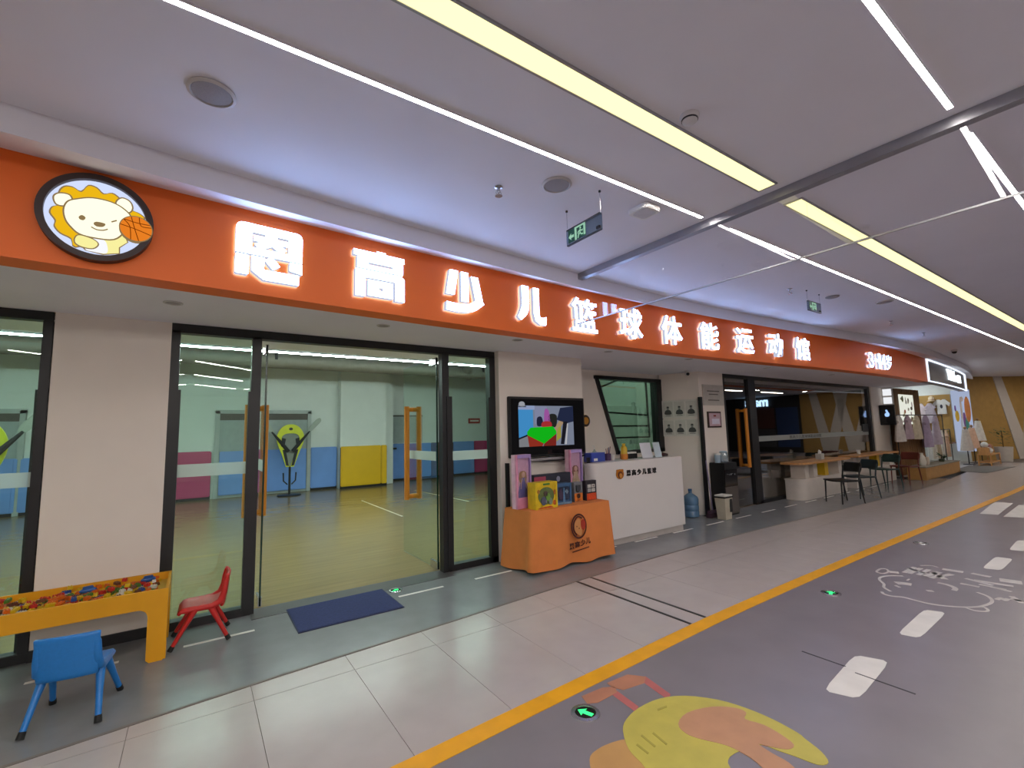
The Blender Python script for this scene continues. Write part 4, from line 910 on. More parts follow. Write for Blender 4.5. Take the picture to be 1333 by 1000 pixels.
MB().box(-.22, .22, -.22, .22, .44, .5).build('seat', M_blackp, t, world=False, bevel=.02); MB().box(-.2, .2, .18, .23, .56, 1.0).build('backrest', M_blackp, t, world=False, bevel=.02); MB().cyl((0, 0, .08), (0, 0, .44), .025).build('post', M_steel, t, world=False); MB().box(-.03, .03, .19, .24, .46, .62).build('back_bracket', M_blackp, t, world=False)
for k in range(5): MB().tube([(0, 0, .09), (.26*math.cos(k*1.2566), .26*math.sin(k*1.2566), .06)], [.025, .015], 8).build('base_arm', M_blackp, t, world=False); MB().ball((.26*math.cos(k*1.2566), .26*math.sin(k*1.2566), .03), .03, n=10).build('caster', M_blackp, t, world=False)
# backlit badge on the recess wall
bp = at_y(760.5, 548, 5.69)
t = thing('wall_badge', 'small backlit round badge on the recess wall beside the television', 'sign', (bp[0], 5.7, bp[2]-.14))
MB().lathe([(.105, 0), (.105, .012)], n=32).build('glow_plate', emit('warm glow', (1.0, .66, .25), 1.6), t, world=False).rotation_euler = (PI/2, 0, 0)
MB().lathe([(.1, .014), (.1, .045), (.085, .05)], n=32).build('disc', mat('dark badge', '#2b1a12', .5), t, world=False, smooth=30).rotation_euler = (PI/2, 0, 0)
MB().lathe([(.06, .046), (.06, .056)], n=28).build('lion_face', mat('gold badge face', '#c08428', .4), t, world=False).rotation_euler = (PI/2, 0, 0)
for ch in t.children: ch.location = (0, 0, .14)
# photo boards on the angled wall
ax, ay, bx_, by_ = 7.40, 5.7, 7.63, 5.0
wl = math.hypot(bx_-ax, by_-ay); tx_, ty_ = (bx_-ax)/wl, (by_-ay)/wl
pfn = lambda u, v, w: (ax + tx_*u + ty_*w, ay + ty_*u - tx_*w, v)      # w > 0 towards the recess
M_pap = mat('photo paper', '#dedcd4', .4); M_sil = mat('portrait ink', '#4a4d4c', .6); M_ink2 = mat('pale ink', '#8b8f8b', .6)
for za, zb, lb in ((1.76, 2.10, 'upper board of three black and white portraits'), (1.42, 1.745, 'lower board of three black and white portraits')):
    t = thing('portrait_board', lb, 'photo board', pfn(.35, za, 0))
    MB().prism([(.03, za), (.69, za), (.69, zb), (.03, zb)], pfn, .002, .02).build('board', M_pap, t)
    for k in range(3):
        u0 = .055+k*.215; ph = MB().prism([(u0, za+.03), (u0+.185, za+.03), (u0+.185, zb-.03), (u0, zb-.03)], pfn, .02, .024).build('photo', mat('photo grey', '#cfcfc6', .35), t)
        c_ = u0+.0925; b_ = za+.075
        MB().prism(smooth_pts([(c_-.06, b_), (c_-.055, b_+.06), (c_-.02, b_+.085), (c_+.02, b_+.085), (c_+.055, b_+.06), (c_+.06, b_)], 3, True), pfn, .024, .026).build('portrait_shoulders', M_sil, ph)
        MB().prism(ell(c_, b_+.115, .024, .032, 14), pfn, .024, .0265).build('portrait_head', M_ink2, ph); MB().prism(ell(c_, b_+.137, .025, .016, 12), pfn, .024, .027).build('portrait_hair', M_sil, ph)
        MB().prism([(u0+.04, za+.042), (u0+.145, za+.042), (u0+.145, za+.055), (u0+.04, za+.055)], pfn, .024, .025).build('caption', M_ink2, ph)
t = thing('steel_plaque', 'brushed steel plaque high on the white pillar', 'plaque', (8.05, 5.0, 1.98)); MB().box(7.72, 8.38, 4.982, 5.0, 1.98, 2.37).build('plate', mat('satin steel plaque', '#cbc4ba', .3, .35), t)
for z, w in ((2.24, .4), (2.18, .3), (2.07, .36)):
    m_ = MB(); MB().box(8.05-w/2, 8.05+w/2, 4.98, 4.982, z, z+.02).build('engraved_line', mat('engraving', '#7d776f', .5, .4), t)
t = thing('framed_certificate', 'small dark framed certificate on the white pillar', 'certificate', (8.02, 5.0, 1.56)); MB().box(7.82, 8.24, 4.975, 5.0, 1.565, 1.865).build('frame', mat('dark wood frame', '#35211a', .4), t); MB().box(7.85, 8.21, 4.972, 4.976, 1.595, 1.835).build('paper', mat('lilac certificate', '#c7a9b6', .5, var=.06), t)
MB().box(7.99, 8.07, 4.970, 4.973, 1.77, 1.80).build('seal', mat('red seal', '#8f2f2a', .5), t); MB().box(7.93, 8.17, 4.970, 4.973, 1.63, 1.73).build('text_block', mat('pale paper', '#dcd6e6', .5), t)
t = thing('black_wall_post', 'slim black vertical post at the pillar corner', 'post', (7.58, 4.96, 0)); MB().box(7.55, 7.61, 4.93, 4.99, 0, 2.13).build('post', M_black, t, bevel=.004); MB().box(7.53, 7.63, 4.915, 5.0, 0, .012).build('base_plate', M_black, t)
# water bottle, broom, bin, dispenser
t = thing('water_bottle', 'large blue empty water bottle on the floor by the desk', 'bottle', (7.33, 5.12, 0))
M_wb = mat('blue water bottle', '#5d7f9e', .15, var=.04); MB().lathe([(.11, 0), (.132, .012), (.134, .1), (.126, .11), (.134, .12), (.134, .2), (.126, .21), (.134, .22), (.134, .31), (.12, .35), (.06, .395), (.03, .41), (.028, .455)], n=28).build('body', M_wb, t, world=False, smooth=45); MB().lathe([(.033, .45), (.033, .485), (.001, .488)], n=18).build('cap', mat('blue cap', '#2f5a8c', .4), t, world=False, smooth=30)
t = thing('broom', 'lilac handled broom leaning on the pillar by the bin', 'broom', (7.55, 4.84, 0)); MB().cyl((0, 0, .1), (.02, .08, .98), .011, n=8).build('stick', mat('lilac stick', '#8a7f9c', .5), t, world=False); MB().box(-.13, .13, -.03, .03, .07, .12).build('head', mat('plum head', '#4a2f42', .5), t, world=False, bevel=.006); MB().box(-.14, .14, -.04, .04, 0, .075).build('bristles', mat('plum bristles', '#3d2533', .9, bump=.6, scale=90, stretch=(3, 3, .2)), t, world=False)
t = thing('pedal_bin', 'small cream waste bin in front of the dispenser', 'waste bin', (7.56, 4.63, 0)); M_bin = mat('cream bin plastic', '#c2b8a4', .45)
MB().add([(-.09, -.075, 0), (.09, -.075, 0), (.09, .075, 0), (-.09, .075, 0), (-.115, -.095, .36), (.115, -.095, .36), (.115, .095, .36), (-.115, .095, .36)], [(0,3,2,1),(4,5,6,7),(0,1,5,4),(1,2,6,5),(2,3,7,6),(3,0,4,7)]).build('body', M_bin, t, world=False); MB().box(-.125, .125, -.105, .105, .36, .385).build('rim', M_blackp, t, world=False, bevel=.004); MB().box(-.12, .12, -.1, .1, .385, .41).build('lid', M_plastic_w, t, world=False, bevel=.008); MB().box(.03, .1, -.096, -.088, .12, .34).build('front_panel', M_blackp, t, world=False)
t = thing('water_dispenser', 'black water dispenser with steel lower door beside the pillar', 'water dispenser', (7.98, 4.84, 0)); MB().box(-.21, .21, -.12, .15, 0, .93).build('body', M_blackp, t, world=False, bevel=.008)
MB().box(-.2, .2, -.135, -.12, .03, .50).build('lower_door', mat('dark steel door', '#6a625c', .35, .5), t, world=False, bevel=.004); MB().box(-.2, .2, -.135, -.12, .51, .80).build('tap_bay', mat('glossy black', '#0e0e10', .1), t, world=False); MB().box(-.2, .2, -.137, -.12, .81, .92).build('control_panel', M_blackp, t, world=False)
for sx in (-.06, .06): MB().cyl((sx, -.17, .72), (sx, -.12, .72), .015, n=8).build('tap', M_steel, t, world=False)
t = thing('glass_jug', 'clear jug with blue lid on top of the dispenser', 'jug', (8.0, 4.84, .93)); MB().lathe([(.07, 0), (.085, .05), (.08, .13), (.07, .18), (.066, .18), (.076, .13), (.08, .05), (.066, .006)], n=22).build('jug', glass('jug plastic', (.8, .86, .9), base=.12), t, world=False, smooth=40); MB().tube([(.07, 0, .16), (.13, 0, .15), (.13, 0, .06), (.08, 0, .04)], .009, 8).build('handle', M_plastic_w, t, world=False); MB().lathe([(.07, .18), (.06, .2), (.001, .205)], n=20).build('lid', mat('pale blue lid', '#8fb0c4', .4), t, world=False, smooth=30)
t = thing('thermos_cup', 'pale blue cup beside the clear jug', 'cup', (7.84, 4.86, .93)); MB().lathe([(.05, 0), (.055, .13), (.05, .15)], n=18).build('cup', mat('pale blue cup', '#9db4c4', .35), t, world=False, smooth=40); MB().lathe([(.056, .14), (.056, .165), (.001, .17)], n=18).build('lid', M_plastic_w, t, world=False)

# ================================================================== CAFE TABLES AND CHAIRS
M_top = mat('beech tabletop', '#c9935a', .4, var=.12, scale=5, stretch=(1, 8, 1)); M_yel = mat('yellow divider', '#d8b01e', .5); M_bw = mat('white table board', '#d4cbc2', .5, var=.03)
def shelf_table(x0, x1, ya, yb, label, divs, rounded=True):
    t = thing('shelf_table', label, 'table', ((x0+x1)/2, (ya+yb)/2, 0)); r = (yb-ya)*.45
    pl = [(x1, ya), (x1, yb)] + (arc(x0+r, yb-r*.3, r, 90, 180, 6, r*.3) + arc(x0+r, ya+r, r, 180, 270, 8) if rounded else [(x0, yb), (x0, ya)])
    MB().prism(pl, XY(0), 0.0, .41).build('base', M_bw, t, smooth=30)
    MB().prism([(u + (.03 if u > (x0+x1)/2 else -.03), v) for u, v in pl], XY(0), .41, .435).build('shelf', M_bw, t)
    for x, c in divs: MB().box(x-.09, x+.09, ya+.06, yb-.05, .435, .745).build('divider', M_yel if c else M_bw, t)
    o = .1
    pl2 = [(x1+.05, ya-o), (x1+.05, yb)] + (arc(x0+r-o, yb-r*.3, r+.05, 90, 180, 6, r*.3) + arc(x0+r-o, ya+r-.02, r+.05, 180, 270, 8, r+.08) if rounded else [(x0-.05, yb), (x0-.05, ya-o)])
    MB().prism(pl2, XY(0), .745, .785).build('top', M_top, t, smooth=30)
shelf_table(10.45, 12.6, 4.6, 5.0, 'white shelf table with rounded end against the dark glazing', [(10.8, 0), (11.2, 0), (11.75, 1), (12.48, 0)])
shelf_table(13.3, 16.0, 4.64, 4.97, 'white shelf table nearest to the clothes shop', [(13.5, 0), (14.3, 0), (15.0, 1), (15.9, 0)], False)
for x, y, lb in ((11.7, 4.75, 'white tissue box on the rounded shelf table'), (14.2, 4.85, 'small white cup on the far shelf table')):
    t = thing('tissue_box' if x < 12 else 'table_cup', lb, 'box' if x < 12 else 'cup', (x, y, .785))
    if x < 12: MB().box(-.08, .08, -.06, .06, 0, .13).build('box', mat('grey carton', '#b9b9b3', .5), t, world=False, bevel=.004); MB().tube([(0, 0, .12), (.01, 0, .17), (-.02, 0, .21)], [.03, .035, .01], 7).build('tissue', M_plastic_w, t, world=False)
    else: MB().lathe([(.035, 0), (.045, .1), (.04, .1), (.03, .01)], n=16).build('cup', M_plastic_w, t, world=False, smooth=40); MB().lathe([(.046, .09), (.047, .1), (.044, .1)], n=16).build('rim', M_plastic_w, t, world=False)
def cafe_chair(label, col, loc, rz):
    m_ = mat('chair plastic '+col, col, .45); t = thing('cafe_chair', label, 'chair', loc, rz)      # local: faces +Y
    o = solid(MB().sheet(lambda u, v: ((u-.5)*.44, -.2 + .42*v, .45 - .015*math.sin(PI*u)), 8, 6), 'seat', m_, t, .025, world=False, smooth=60)
    def bk(u, v):
        w = .43*(1-.12*(2*v-1)**2); return ((u-.5)*w, -.235 - .04*v - .05*(1-(2*u-1)**2), .60 + .19*v)
    solid(MB().sheet(bk, 10, 6), 'backrest', m_, t, .022, world=False, smooth=60)
    for sx in (-1, 1):
        MB().tube([(sx*.2, .19, .45), (sx*.205, .21, 0)], [.016, .012], 8).build('leg', m_, t, world=False, smooth=50)
        MB().tube([(sx*.2, -.19, .45), (sx*.21, -.27, 0)], [.016, .012], 8).build('leg', m_, t, world=False, smooth=50)
        MB().tube([(sx*.2, -.19, .44), (sx*.2, -.235, .72)], .014, 8).build('back_post', m_, t, world=False, smooth=50)
        MB().tube([(sx*.2, .19, .435), (sx*.2, -.19, .435)], .012, 6).build('seat_rail', m_, t, world=False)
cafe_chair('black plastic chair at the rounded shelf table', '#131315', (10.78, 4.02, 0), math.radians(62)); cafe_chair('dark teal plastic chair between the black and the green chair', '#1c2e33', (11.78, 4.06, 0), math.radians(62))
cafe_chair('dark green plastic chair at the far shelf table', '#1d3a37', (13.98, 4.28, 0), math.radians(70)); cafe_chair('red brown plastic chair beside the wooden clothes platform', '#6b2a1d', (15.15, 4.2, 0), math.radians(75))
# inside the cafe: dim tubes added for light streaks in the glazing, and tables
E_cafe = emit('cafe tube', (1.0, .92, .8), L_CAFE)
for i, (x, y) in enumerate(((9.2, 6.6), (11.4, 6.6), (13.6, 6.6), (10.2, 8.2), (13.0, 8.2))):
    t = thing('added_tube_light', 'added dim tube light hanging inside the dark glazed room', 'light', (x, y, 2.5), group='added tube lights in the dark room'); MB().box(-.6, .6, -.015, .015, 0, .02).build('tube', E_cafe, t, world=False)
    MB().box(-.62, .62, -.025, .025, .02, .05).build('housing', M_blackp, t, world=False)
    for sx in (-.5, .5): MB().cyl((sx, 0, .05), (sx, 0, .45), .004, n=6).build('cable', M_blackp, t, world=False)
for i, (x, y) in enumerate(((9.6, 6.9), (11.6, 7.2), (13.8, 6.8))):
    t = thing('cafe_table', 'square table inside the dark glazed room', 'table', (x, y, 0), group='tables in the dark room'); MB().box(-.4, .4, -.35, .35, .72, .75).build('tabletop', M_top, t, world=False)
    for sx in (-.35, .35):
        for sy in (-.3, .3): MB().cyl((sx, sy, 0), (sx, sy, .72), .018, n=8).build('leg', M_blackp, t, world=False)
# black media screen on the wall end
t = thing('wall_screen', 'small black screen standing out from the white wall end', 'screen', (16.4, 4.9, 1.5)); MB().box(16.35, 16.43, 4.62, 4.98, 1.5, 2.08).build('body', M_blackp, t, bevel=.01); sc2 = MB().box(16.343, 16.35, 4.65, 4.95, 1.56, 2.04).build('screen', mat('dark screen glass', '#101114'), t)
MB().prism(smooth_pts([(4.76, 1.75), (4.84, 1.75), (4.85, 1.82), (4.81, 1.86), (4.83, 1.92), (4.79, 1.94), (4.77, 1.88), (4.74, 1.82)], 3, True), lambda u, v, w: (16.343-w, u, v), 0, .002).build('screen_figure', emit('blue figure', (.35, .55, 1.0), 1.2), sc2)

# ================================================================== GYM CONTENTS
E_gym = emit('gym tube', (.79, 1.0, .92), L_GYM)
for x0 in range(-8, 8, 2):
    t = thing('gym_tube_light', 'long white tube light hanging under the gym ceiling', 'light', (x0+1, 9.65, 3.2), group='tube lights of the gym'); MB().box(-.995, .995, -.016, .016, 0, .02).build('tube', E_gym, t, world=False)
    MB().box(-.998, .998, -.04, .04, .02, .065).build('housing', M_alu, t, world=False)
    for sx in (-.7, .7): MB().cyl((sx, 0, .08), (sx, 0, .55), .005, n=6).build('cable', M_blackp, t, world=False)
    t2 = dup(t, (x0+1, 6.6, 3.2))
def duct(pts, r, label):
    t = thing('ceiling_duct', label, 'duct', pts[0]); MB().tube(pts, r, 14).build('duct', mat('grey duct', '#8b8880', .6, .3), t, smooth=50)
    for k in range(3):
        p = Vector(pts[0]).lerp(Vector(pts[-1]), .2+.3*k); MB().box(p.x-.03, p.x+.03, p.y-r-.02, p.y+r+.02, p.z-.02, 3.75).build('hanger', M_blackp, t)
duct([(-8, 12.2, 3.45), (11, 12.2, 3.45)], .2, 'long grey air duct under the gym ceiling'); duct([(4.2, 7.5, 3.5), (7.5, 13.5, 3.5)], .16, 'slanting grey air duct over the right of the gym')
pads = [('pink', '#b8396c'), ('blue', '#6f9ae0'), ('yellow', '#e2b308'), ('brown', '#5f4a44')]
PM = {n_: mat(n_ + ' padding', c_, .5, var=.04, scale=3) for n_, c_ in pads}
def wall_pad(x0, x1, y, n_, label, z1=1.27, grp='padded wall panels of the gym'):
    t = thing('wall_pad', label, 'wall pad', ((x0+x1)/2, y, .06), group=grp); MB().box(x0+.006, x1-.006, y-.09, y, .07, z1).build('cushion', PM[n_], t, bevel=.02); MB().box(x0, x1, y-.06, y, 0, z1-.03).build('backing', M_blackp, t)
for k in range(-5, 0): wall_pad(-.55 + k*.9 + .0, .35 + k*.9, 14.9, 'blue' if k < -1 else 'pink', 'blue padded panel far left in the gym' if k < -1 else 'pink padded panel beside another pink panel')
wall_pad(-.55, .36, 14.9, 'pink', 'pink padded panel left of the grey gym door'); wall_pad(2.84, 3.6, 14.9, 'blue', 'blue padded panel between grey door and yellow column')
for x, lb in ((3.62, 'broad yellow padded panel on the gym column'), (4.86, 'narrow yellow padded strip at the column edge')): wall_pad(x, {3.62: 4.86, 4.86: 5.05}[x], 14.55, 'yellow', lb)
for i, (x0, x1, n_) in enumerate(((5.45, 7.1, 'blue'), (7.1, 8.0, 'brown'), (8.0, 8.9, 'blue'), (8.9, 10.2, 'pink'), (10.2, 11.5, 'blue'))): wall_pad(x0, x1, 15.7, n_, [f'blue padded panel in the gym niche', 'brown padded panel in the gym niche', 'blue padded panel beside the brown one', 'pink padded panel at the right of the gym', 'blue padded panel at the far right of the gym'][i])
def gym_door(x0, x1, y, label, n):
    t = struct(thing('door_%d' % n, label, None, ((x0+x1)/2, y, 0))); m_ = mat('grey door paint', '#9aa6a6', .5); mf = mat('grey door frame', '#aab2b0', .5)
    for a, b in ((x0, x0+.1), (x1-.1, x1)): MB().box(a, b, y-.08, y, 0, 2.35).build('frame_post', mf, t)
    MB().box(x0, x1, y-.08, y, 2.28, 2.38).build('frame_rail', mf, t); MB().box(x0+.1, x1-.1, y-.05, y, 2.1, 2.28).build('transom', mat('dark transom', '#4c463f', .5), t)
    c = (x0+x1)/2
    for a, b in ((x0+.1, c-.004), (c+.004, x1-.1)): MB().box(a, b, y-.04, y, .01, 2.1).build('door_leaf', m_, t)
    for a, b in ((x0+.12, c-.01), (c+.01, x1-.12)): MB().box(a, b, y-.11, y-.04, .08, 1.25).build('pad', PM['blue'], t, bevel=.015)
gym_door(.42, 2.84, 14.9, 'grey double door with blue pads in the gym wall', 3); gym_door(-5.6, -3.2, 14.9, 'grey double door far left in the gym wall', 4)
t = struct(thing('door_5', 'grey single door in the gym niche', None, (6.0, 15.7, 0))); MB().box(5.45, 6.75, 15.62, 15.66, 1.3, 2.25).build('door_leaf', mat('grey door paint', '#9aa6a6'), t); MB().box(5.44, 6.76, 15.60, 15.63, 2.22, 2.27).build('frame_rail', mat('dark transom', '#4c463f'), t); MB().box(5.5, 5.75, 15.5, 15.62, 1.08, 1.14).build('handle', M_blackp, t)
M_dy = mat('neon yellow padding', '#c9d02a', .5); M_mesh = mat('black mesh', '#26282a', .7)
def dummy(loc, rz, label):
    t = thing('training_dummy', label, 'training dummy', loc, rz)
    outer = smooth_pts([(-.10, .78), (-.22, 1.15), (-.33, 1.45), (-.33, 1.68), (-.2, 1.88), (0, 1.95), (.2, 1.88), (.33, 1.68), (.33, 1.45), (.22, 1.15), (.10, .78)], 4)
    inner = smooth_pts([(-.01, .78), (-.12, 1.15), (-.21, 1.45), (-.22, 1.6), (-.14, 1.68), (0, 1.7), (.14, 1.68), (.22, 1.6), (.21, 1.45), (.12, 1.15), (.01, .78)], 4)
    MB().prism(outer + inner[::-1], XZ(0), -.04, .04).build('torso_frame', M_dy, t, world=False, bevel=.0); MB().prism(inner, XZ(0), -.01, .01).build('torso_mesh', mat('grey mesh', '#7d847e', .7), t, world=False)
    for sx in (-1, 1):
        MB().prism([(sx*.03, .8), (sx*.1, .82), (sx*.2, 1.25), (sx*.12, 1.25)], XZ(0), -.05, -.035).build('black_panel', M_mesh, t, world=False); MB().prism([(sx*.16, 1.3), (sx*.24, 1.35), (sx*.22, 1.58), (sx*.12, 1.55)], XZ(0), -.05, -.035).build('black_panel', M_mesh, t, world=False)
        MB().tube([(sx*.05, -.06, 1.2), (sx*.22, -.07, 1.42), (sx*.48, -.08, 1.75)], [.05, .045, .02], 8).build('arm', M_mesh, t, world=False, smooth=40)
        pd = smooth_pts([(sx*.48, 1.72), (sx*.44, 1.8), (sx*.62, 2.05), (sx*.74, 2.12), (sx*.78, 2.05), (sx*.72, 1.95)], 4, True)
        MB().prism(pd, XZ(-.08), -.008, .008).build('hand_paddle', mat('paddle mesh', '#9aa39a', .6), t, world=False)
    MB().prism(ell(0, 1.82, .05, .04, 12), XZ(-.04), -.006, 0).build('emblem_mark', M_blackp, t, world=False)
    MB().cyl((0, 0, .03), (0, 0, .8), .03, n=10).build('post', M_blackp, t, world=False); MB().lathe([(.3, 0), (.3, .02), (.05, .035)], n=24).build('base', M_blackp, t, world=False)
    for sx in (-1, 1): MB().tube([(sx*.16, 0, .62), (sx*.15, 0, .4), (sx*.05, 0, .3)], .018, 6).build('hook', M_blackp, t, world=False)
dummy((2.17, 14.1, 0), 0, 'yellow and black defender training dummy with raised paddles before the grey door'); dummy((-2.35, 8.6, 0), .1, 'yellow and black defender training dummy behind the side window')
t = thing('gym_exit_sign', 'green lit exit sign on the gym wall behind the side window', 'exit sign', (-4.2, 14.88, 2.45)); MB().box(-4.45, -3.9, 14.84, 14.9, 2.42, 2.65).build('case', M_xgreen, t)
m_ = MB(); put_text(m_, 'EXIT', -4.3, -3.95, 2.47, 2.6, XZ(14.84), -.004, 0, .01); m_.build('lettering', emit('exit text', (.1, 1, .4), 2.0), t)
t = thing('red_wall_sign', 'small red sign on the gym wall by the niche', 'sign', (9.0, 15.7, 2.0)); MB().box(8.7, 9.2, 15.66, 15.7, 1.95, 2.15).build('plate', mat('red sign', '#a83a34', .5), t); MB().box(8.76, 9.14, 15.655, 15.66, 2.02, 2.08).build('text_line', M_plastic_w, t)
for pts, lb in (([(3.42, 11.6), (3.38, 8.8)], 'short pale court line on the middle of the gym floor'), ([(5.2, 12.6), (5.3, 9.6)], 'pale court line toward the gym niche')):
    tag(MB().prism(ribbon(pts, .04), XY(-.004), 0, .0015).build('court_line', mat('faded court line', '#d8cdb0', .4)), lb, 'floor marking')

# ================================================================== CLOTHES SHOP AND CORRIDOR END
bs = thing('boutique_sign', 'dark curved sign band with glowing edges over the clothes shop', 'sign', (19, 3.9, 2.6))
bx0, bx1 = 15.62, 22.5
strip_floor(lambda x: Yf(x)+.01, lambda x: Yf(x)+.2, bx0, bx1, Z_SOF, Z_TOP-.01).build('panel', mat('dark sign panel', '#514b4d', .35), bs, smooth=30)
E_edge = emit('sign edge glow', (.78, .86, 1.0), 1.4)
for z in (Z_SOF, Z_TOP-.035): strip_floor(lambda x: Yf(x)-.03, lambda x: Yf(x)+.012, bx0, bx1, z, z+.025).build('glow_edge', E_edge, bs)
for x in (bx0, bx1-.05): MB().box(x, x+.05, Yf(x)-.03, Yf(x)+.02, Z_SOF, Z_TOP).build('glow_edge', E_edge, bs)
def bsfn(xc):
    f = fasc(xc); return lambda u, v, w: f(u, v, w-.01)
for i, (ch, x0, x1, za, zb) in enumerate((('Y', 18.3, 18.75, 2.8, 3.12), ('i', 18.8, 18.88, 2.8, 3.08), ('l', 18.95, 19.03, 2.8, 3.12), ('u', 19.08, 19.35, 2.8, 2.99), ('l', 19.42, 19.5, 2.8, 3.12), ('u', 19.55, 19.82, 2.8, 2.99), ('童', 20.2, 20.5, 2.8, 3.05), ('装', 20.55, 20.85, 2.8, 3.05))):
    m_ = MB(); put_text(m_, ch, -(x1-x0)/2, (x1-x0)/2, za, zb, bsfn((x0+x1)/2), .0, .04, .005); m_.build('letter', emit('boutique letter', (.85, .95, 1.0), 2.0), bs)
M_slat = mat('brown slat wood', '#8a6238', .55, var=.15, scale=6, stretch=(4, 4, .5))
sl = thing('slatted_wood_column', 'brown slatted timber column at the clothes shop entrance', 'column', (17.6, 4.9, 0)); MB().box(17.08, 19.6, 4.88, 4.97, 0, 2.6).build('core', mat('dark slat core', '#4c3420', .7), sl)
for k in range(20): MB().box(17.1+k*.125, 17.17+k*.125, 4.845, 4.88, 0, 2.6).build('slat', M_slat, sl)
po = thing('lit_poster', 'bright poster with flowers on the slatted column', 'poster', (18.2, 4.8, 1.5)); MB().box(17.6, 18.85, 4.82, 4.845, 1.5, 2.42).build('panel', emit('poster light', (.95, .97, .85), .8), po)
for i in range(16):
    c_ = random.choice(['#c7a6b4', '#7f9a5a', '#d0603a', '#5a4a3c', '#d8c7a0', '#e6e0d4']); MB().prism(ell(random.uniform(17.7, 18.75), random.uniform(1.6, 2.3), random.uniform(.03, .09), random.uniform(.04, .1), 10), XZ(4.82), -.002-.0003*i, 0).build('flower_print', mat('poster '+c_, c_, .5), po)
pf_ = thing('wood_platform', 'low plywood display platform before the slatted column', 'platform', (17.3, 4.35, 0)); MB().box(16.2, 19.5, 4.05, 4.45, 0, .33).build('box', mat('plywood', '#b98a4e', .5, var=.08), pf_, bevel=.006); MB().box(16.18, 19.52, 4.03, 4.47, .33, .355).build('top', mat('grey display cloth', '#8f897c', .8, var=.15), pf_)
def garment(x, y, ztop, h, w, col, label, grp, rz=0.0):
    t = thing('hanging_garment', label, 'garment', (x, y, ztop-h), rz, grp); m_ = mat('fabric '+col, col, .9, var=.1, scale=12, bump=.2)
    def sk(u, v):
        a = 2*PI*u; r = (w*.5)*(1 - .55*v**1.3) * (1 + .08*math.sin(a*7)*(1-v)); 
        if v > .85: r *= 1.15 - (v-.85)*3.5
        return (r*math.cos(a), .28*r*math.sin(a), h*v)
    MB().sheet(sk, 28, 8).build('dress', m_, t, world=False, smooth=60)
    for sx in (-1, 1): MB().tube([(sx*w*.16, 0, h*.88), (sx*w*.36, 0, h*.74)], [.045, .055], 8).build('sleeve', m_, t, world=False, smooth=60)
    MB().tube([(-w*.22, 0, h*.9), (0, 0, h+.01), (w*.22, 0, h*.9)], .006, 6).build('hanger', M_blackp, t, world=False)
def rail(x0, x1, y, z, label):
    t = thing('clothes_rail', label, 'clothes rail', ((x0+x1)/2, y, 0)); MB().tube([(x0, y, z), (x1, y, z)], .014, 8).build('bar', M_blackp, t)
    for x in (x0, x1): MB().tube([(x, y, 0), (x, y, z)], .014, 8).build('post', M_blackp, t); MB().box(x-.03, x+.03, y-.1, y+.1, 0, .025).build('foot', M_blackp, t)
rail(16.5, 21.0, 4.66, 1.78, 'black clothes rail in front of the slatted column')
for x, c, h, w, lb in ((16.75, '#d3cbc4', .75, .8, 'ivory dress on the rail by the slatted column'), (17.5, '#b9a3ad', .7, .75, 'dusty pink dress on the rail by the slatted column'), (18.3, '#cdbfa6', .72, .8, 'beige dress on the rail by the slatted column'), (19.2, '#a593ab', 1.0, .9, 'long mauve dress on the rail by the slatted column'), (20.2, '#b8a9b6', .95, .85, 'pale lilac dress on the rail by the slatted column')):
    garment(x, 4.66, 1.77, h, w, c, lb, 'dresses by the slatted column', .1)
rail(20.4, 24.0, 5.15, 1.25, 'long black clothes rail inside the shop entrance')
for i, (x, c, lb) in enumerate(((20.75, '#ccd8da', 'pale blue dress on the long rail'), (21.3, '#dadeda', 'white dress on the long rail'), (21.85, '#d1cabc', 'cream dress on the long rail'), (22.4, '#b9a88c', 'khaki dress on the long rail'), (22.95, '#d5d2c9', 'off white dress on the long rail'), (23.5, '#d9b89c', 'peach dress on the long rail'))):
    garment(x, 5.15, 1.24, 1.0, .52, c, lb, 'dresses on the long rail', .12)
YZ = lambda x: (lambda u, v, w: (x - w, u, v))
bd = thing('display_board', 'tan display board with hanging kids clothes in the bright shop', 'display board', (24.45, 5.7, .7)); MB().box(24.43, 24.49, 5.12, 6.3, .75, 2.62).build('board', M_tan, bd); MB().box(23.95, 24.49, 5.1, 6.5, .70, .75).build('ledge', M_slat, bd)
for y, c, h, lb in ((6.0, '#cdbfc2', 1.0, 'pink and white dress on the tan board'), (5.72, '#b5aab4', .8, 'grey lilac top on the tan board')): garment(24.3, y, 2.3, h, .42, c, lb, None, PI/2)
t = thing('white_tshirt', 'white kids t-shirt with dark print on the tan board', 'garment', (24.38, 5.38, 1.85)); MB().prism([(a*.62, b) for a, b in [(-.22, 0), (.22, 0), (.22, .38), (.36, .3), (.42, .42), (.2, .58), (.08, .58), (0, .54), (-.08, .58), (-.2, .58), (-.42, .42), (-.36, .3), (-.22, .38)]], YZ(0), -.02, .03).build('shirt', mat('white jersey', '#e2e0dc', .9), t, world=False); MB().prism(ell(0, .3, .04, .08, 14), YZ(0), .03, .033).build('print', mat('dark print', '#3b3d4a', .8), t, world=False)
t = thing('sun_hat', 'cream sun hat on the tan board', 'hat', (24.3, 5.65, 2.38)); MB().lathe([(.14, 0), (.1, .03), (.09, .14), (.05, .19), (.001, .2)], n=20).build('hat', mat('straw', '#d8c3a4', .8), t, world=False, smooth=50); MB().lathe([(.103, .03), (.1, .06)], n=20).build('band', mat('hat band', '#a9866a', .8), t, world=False)
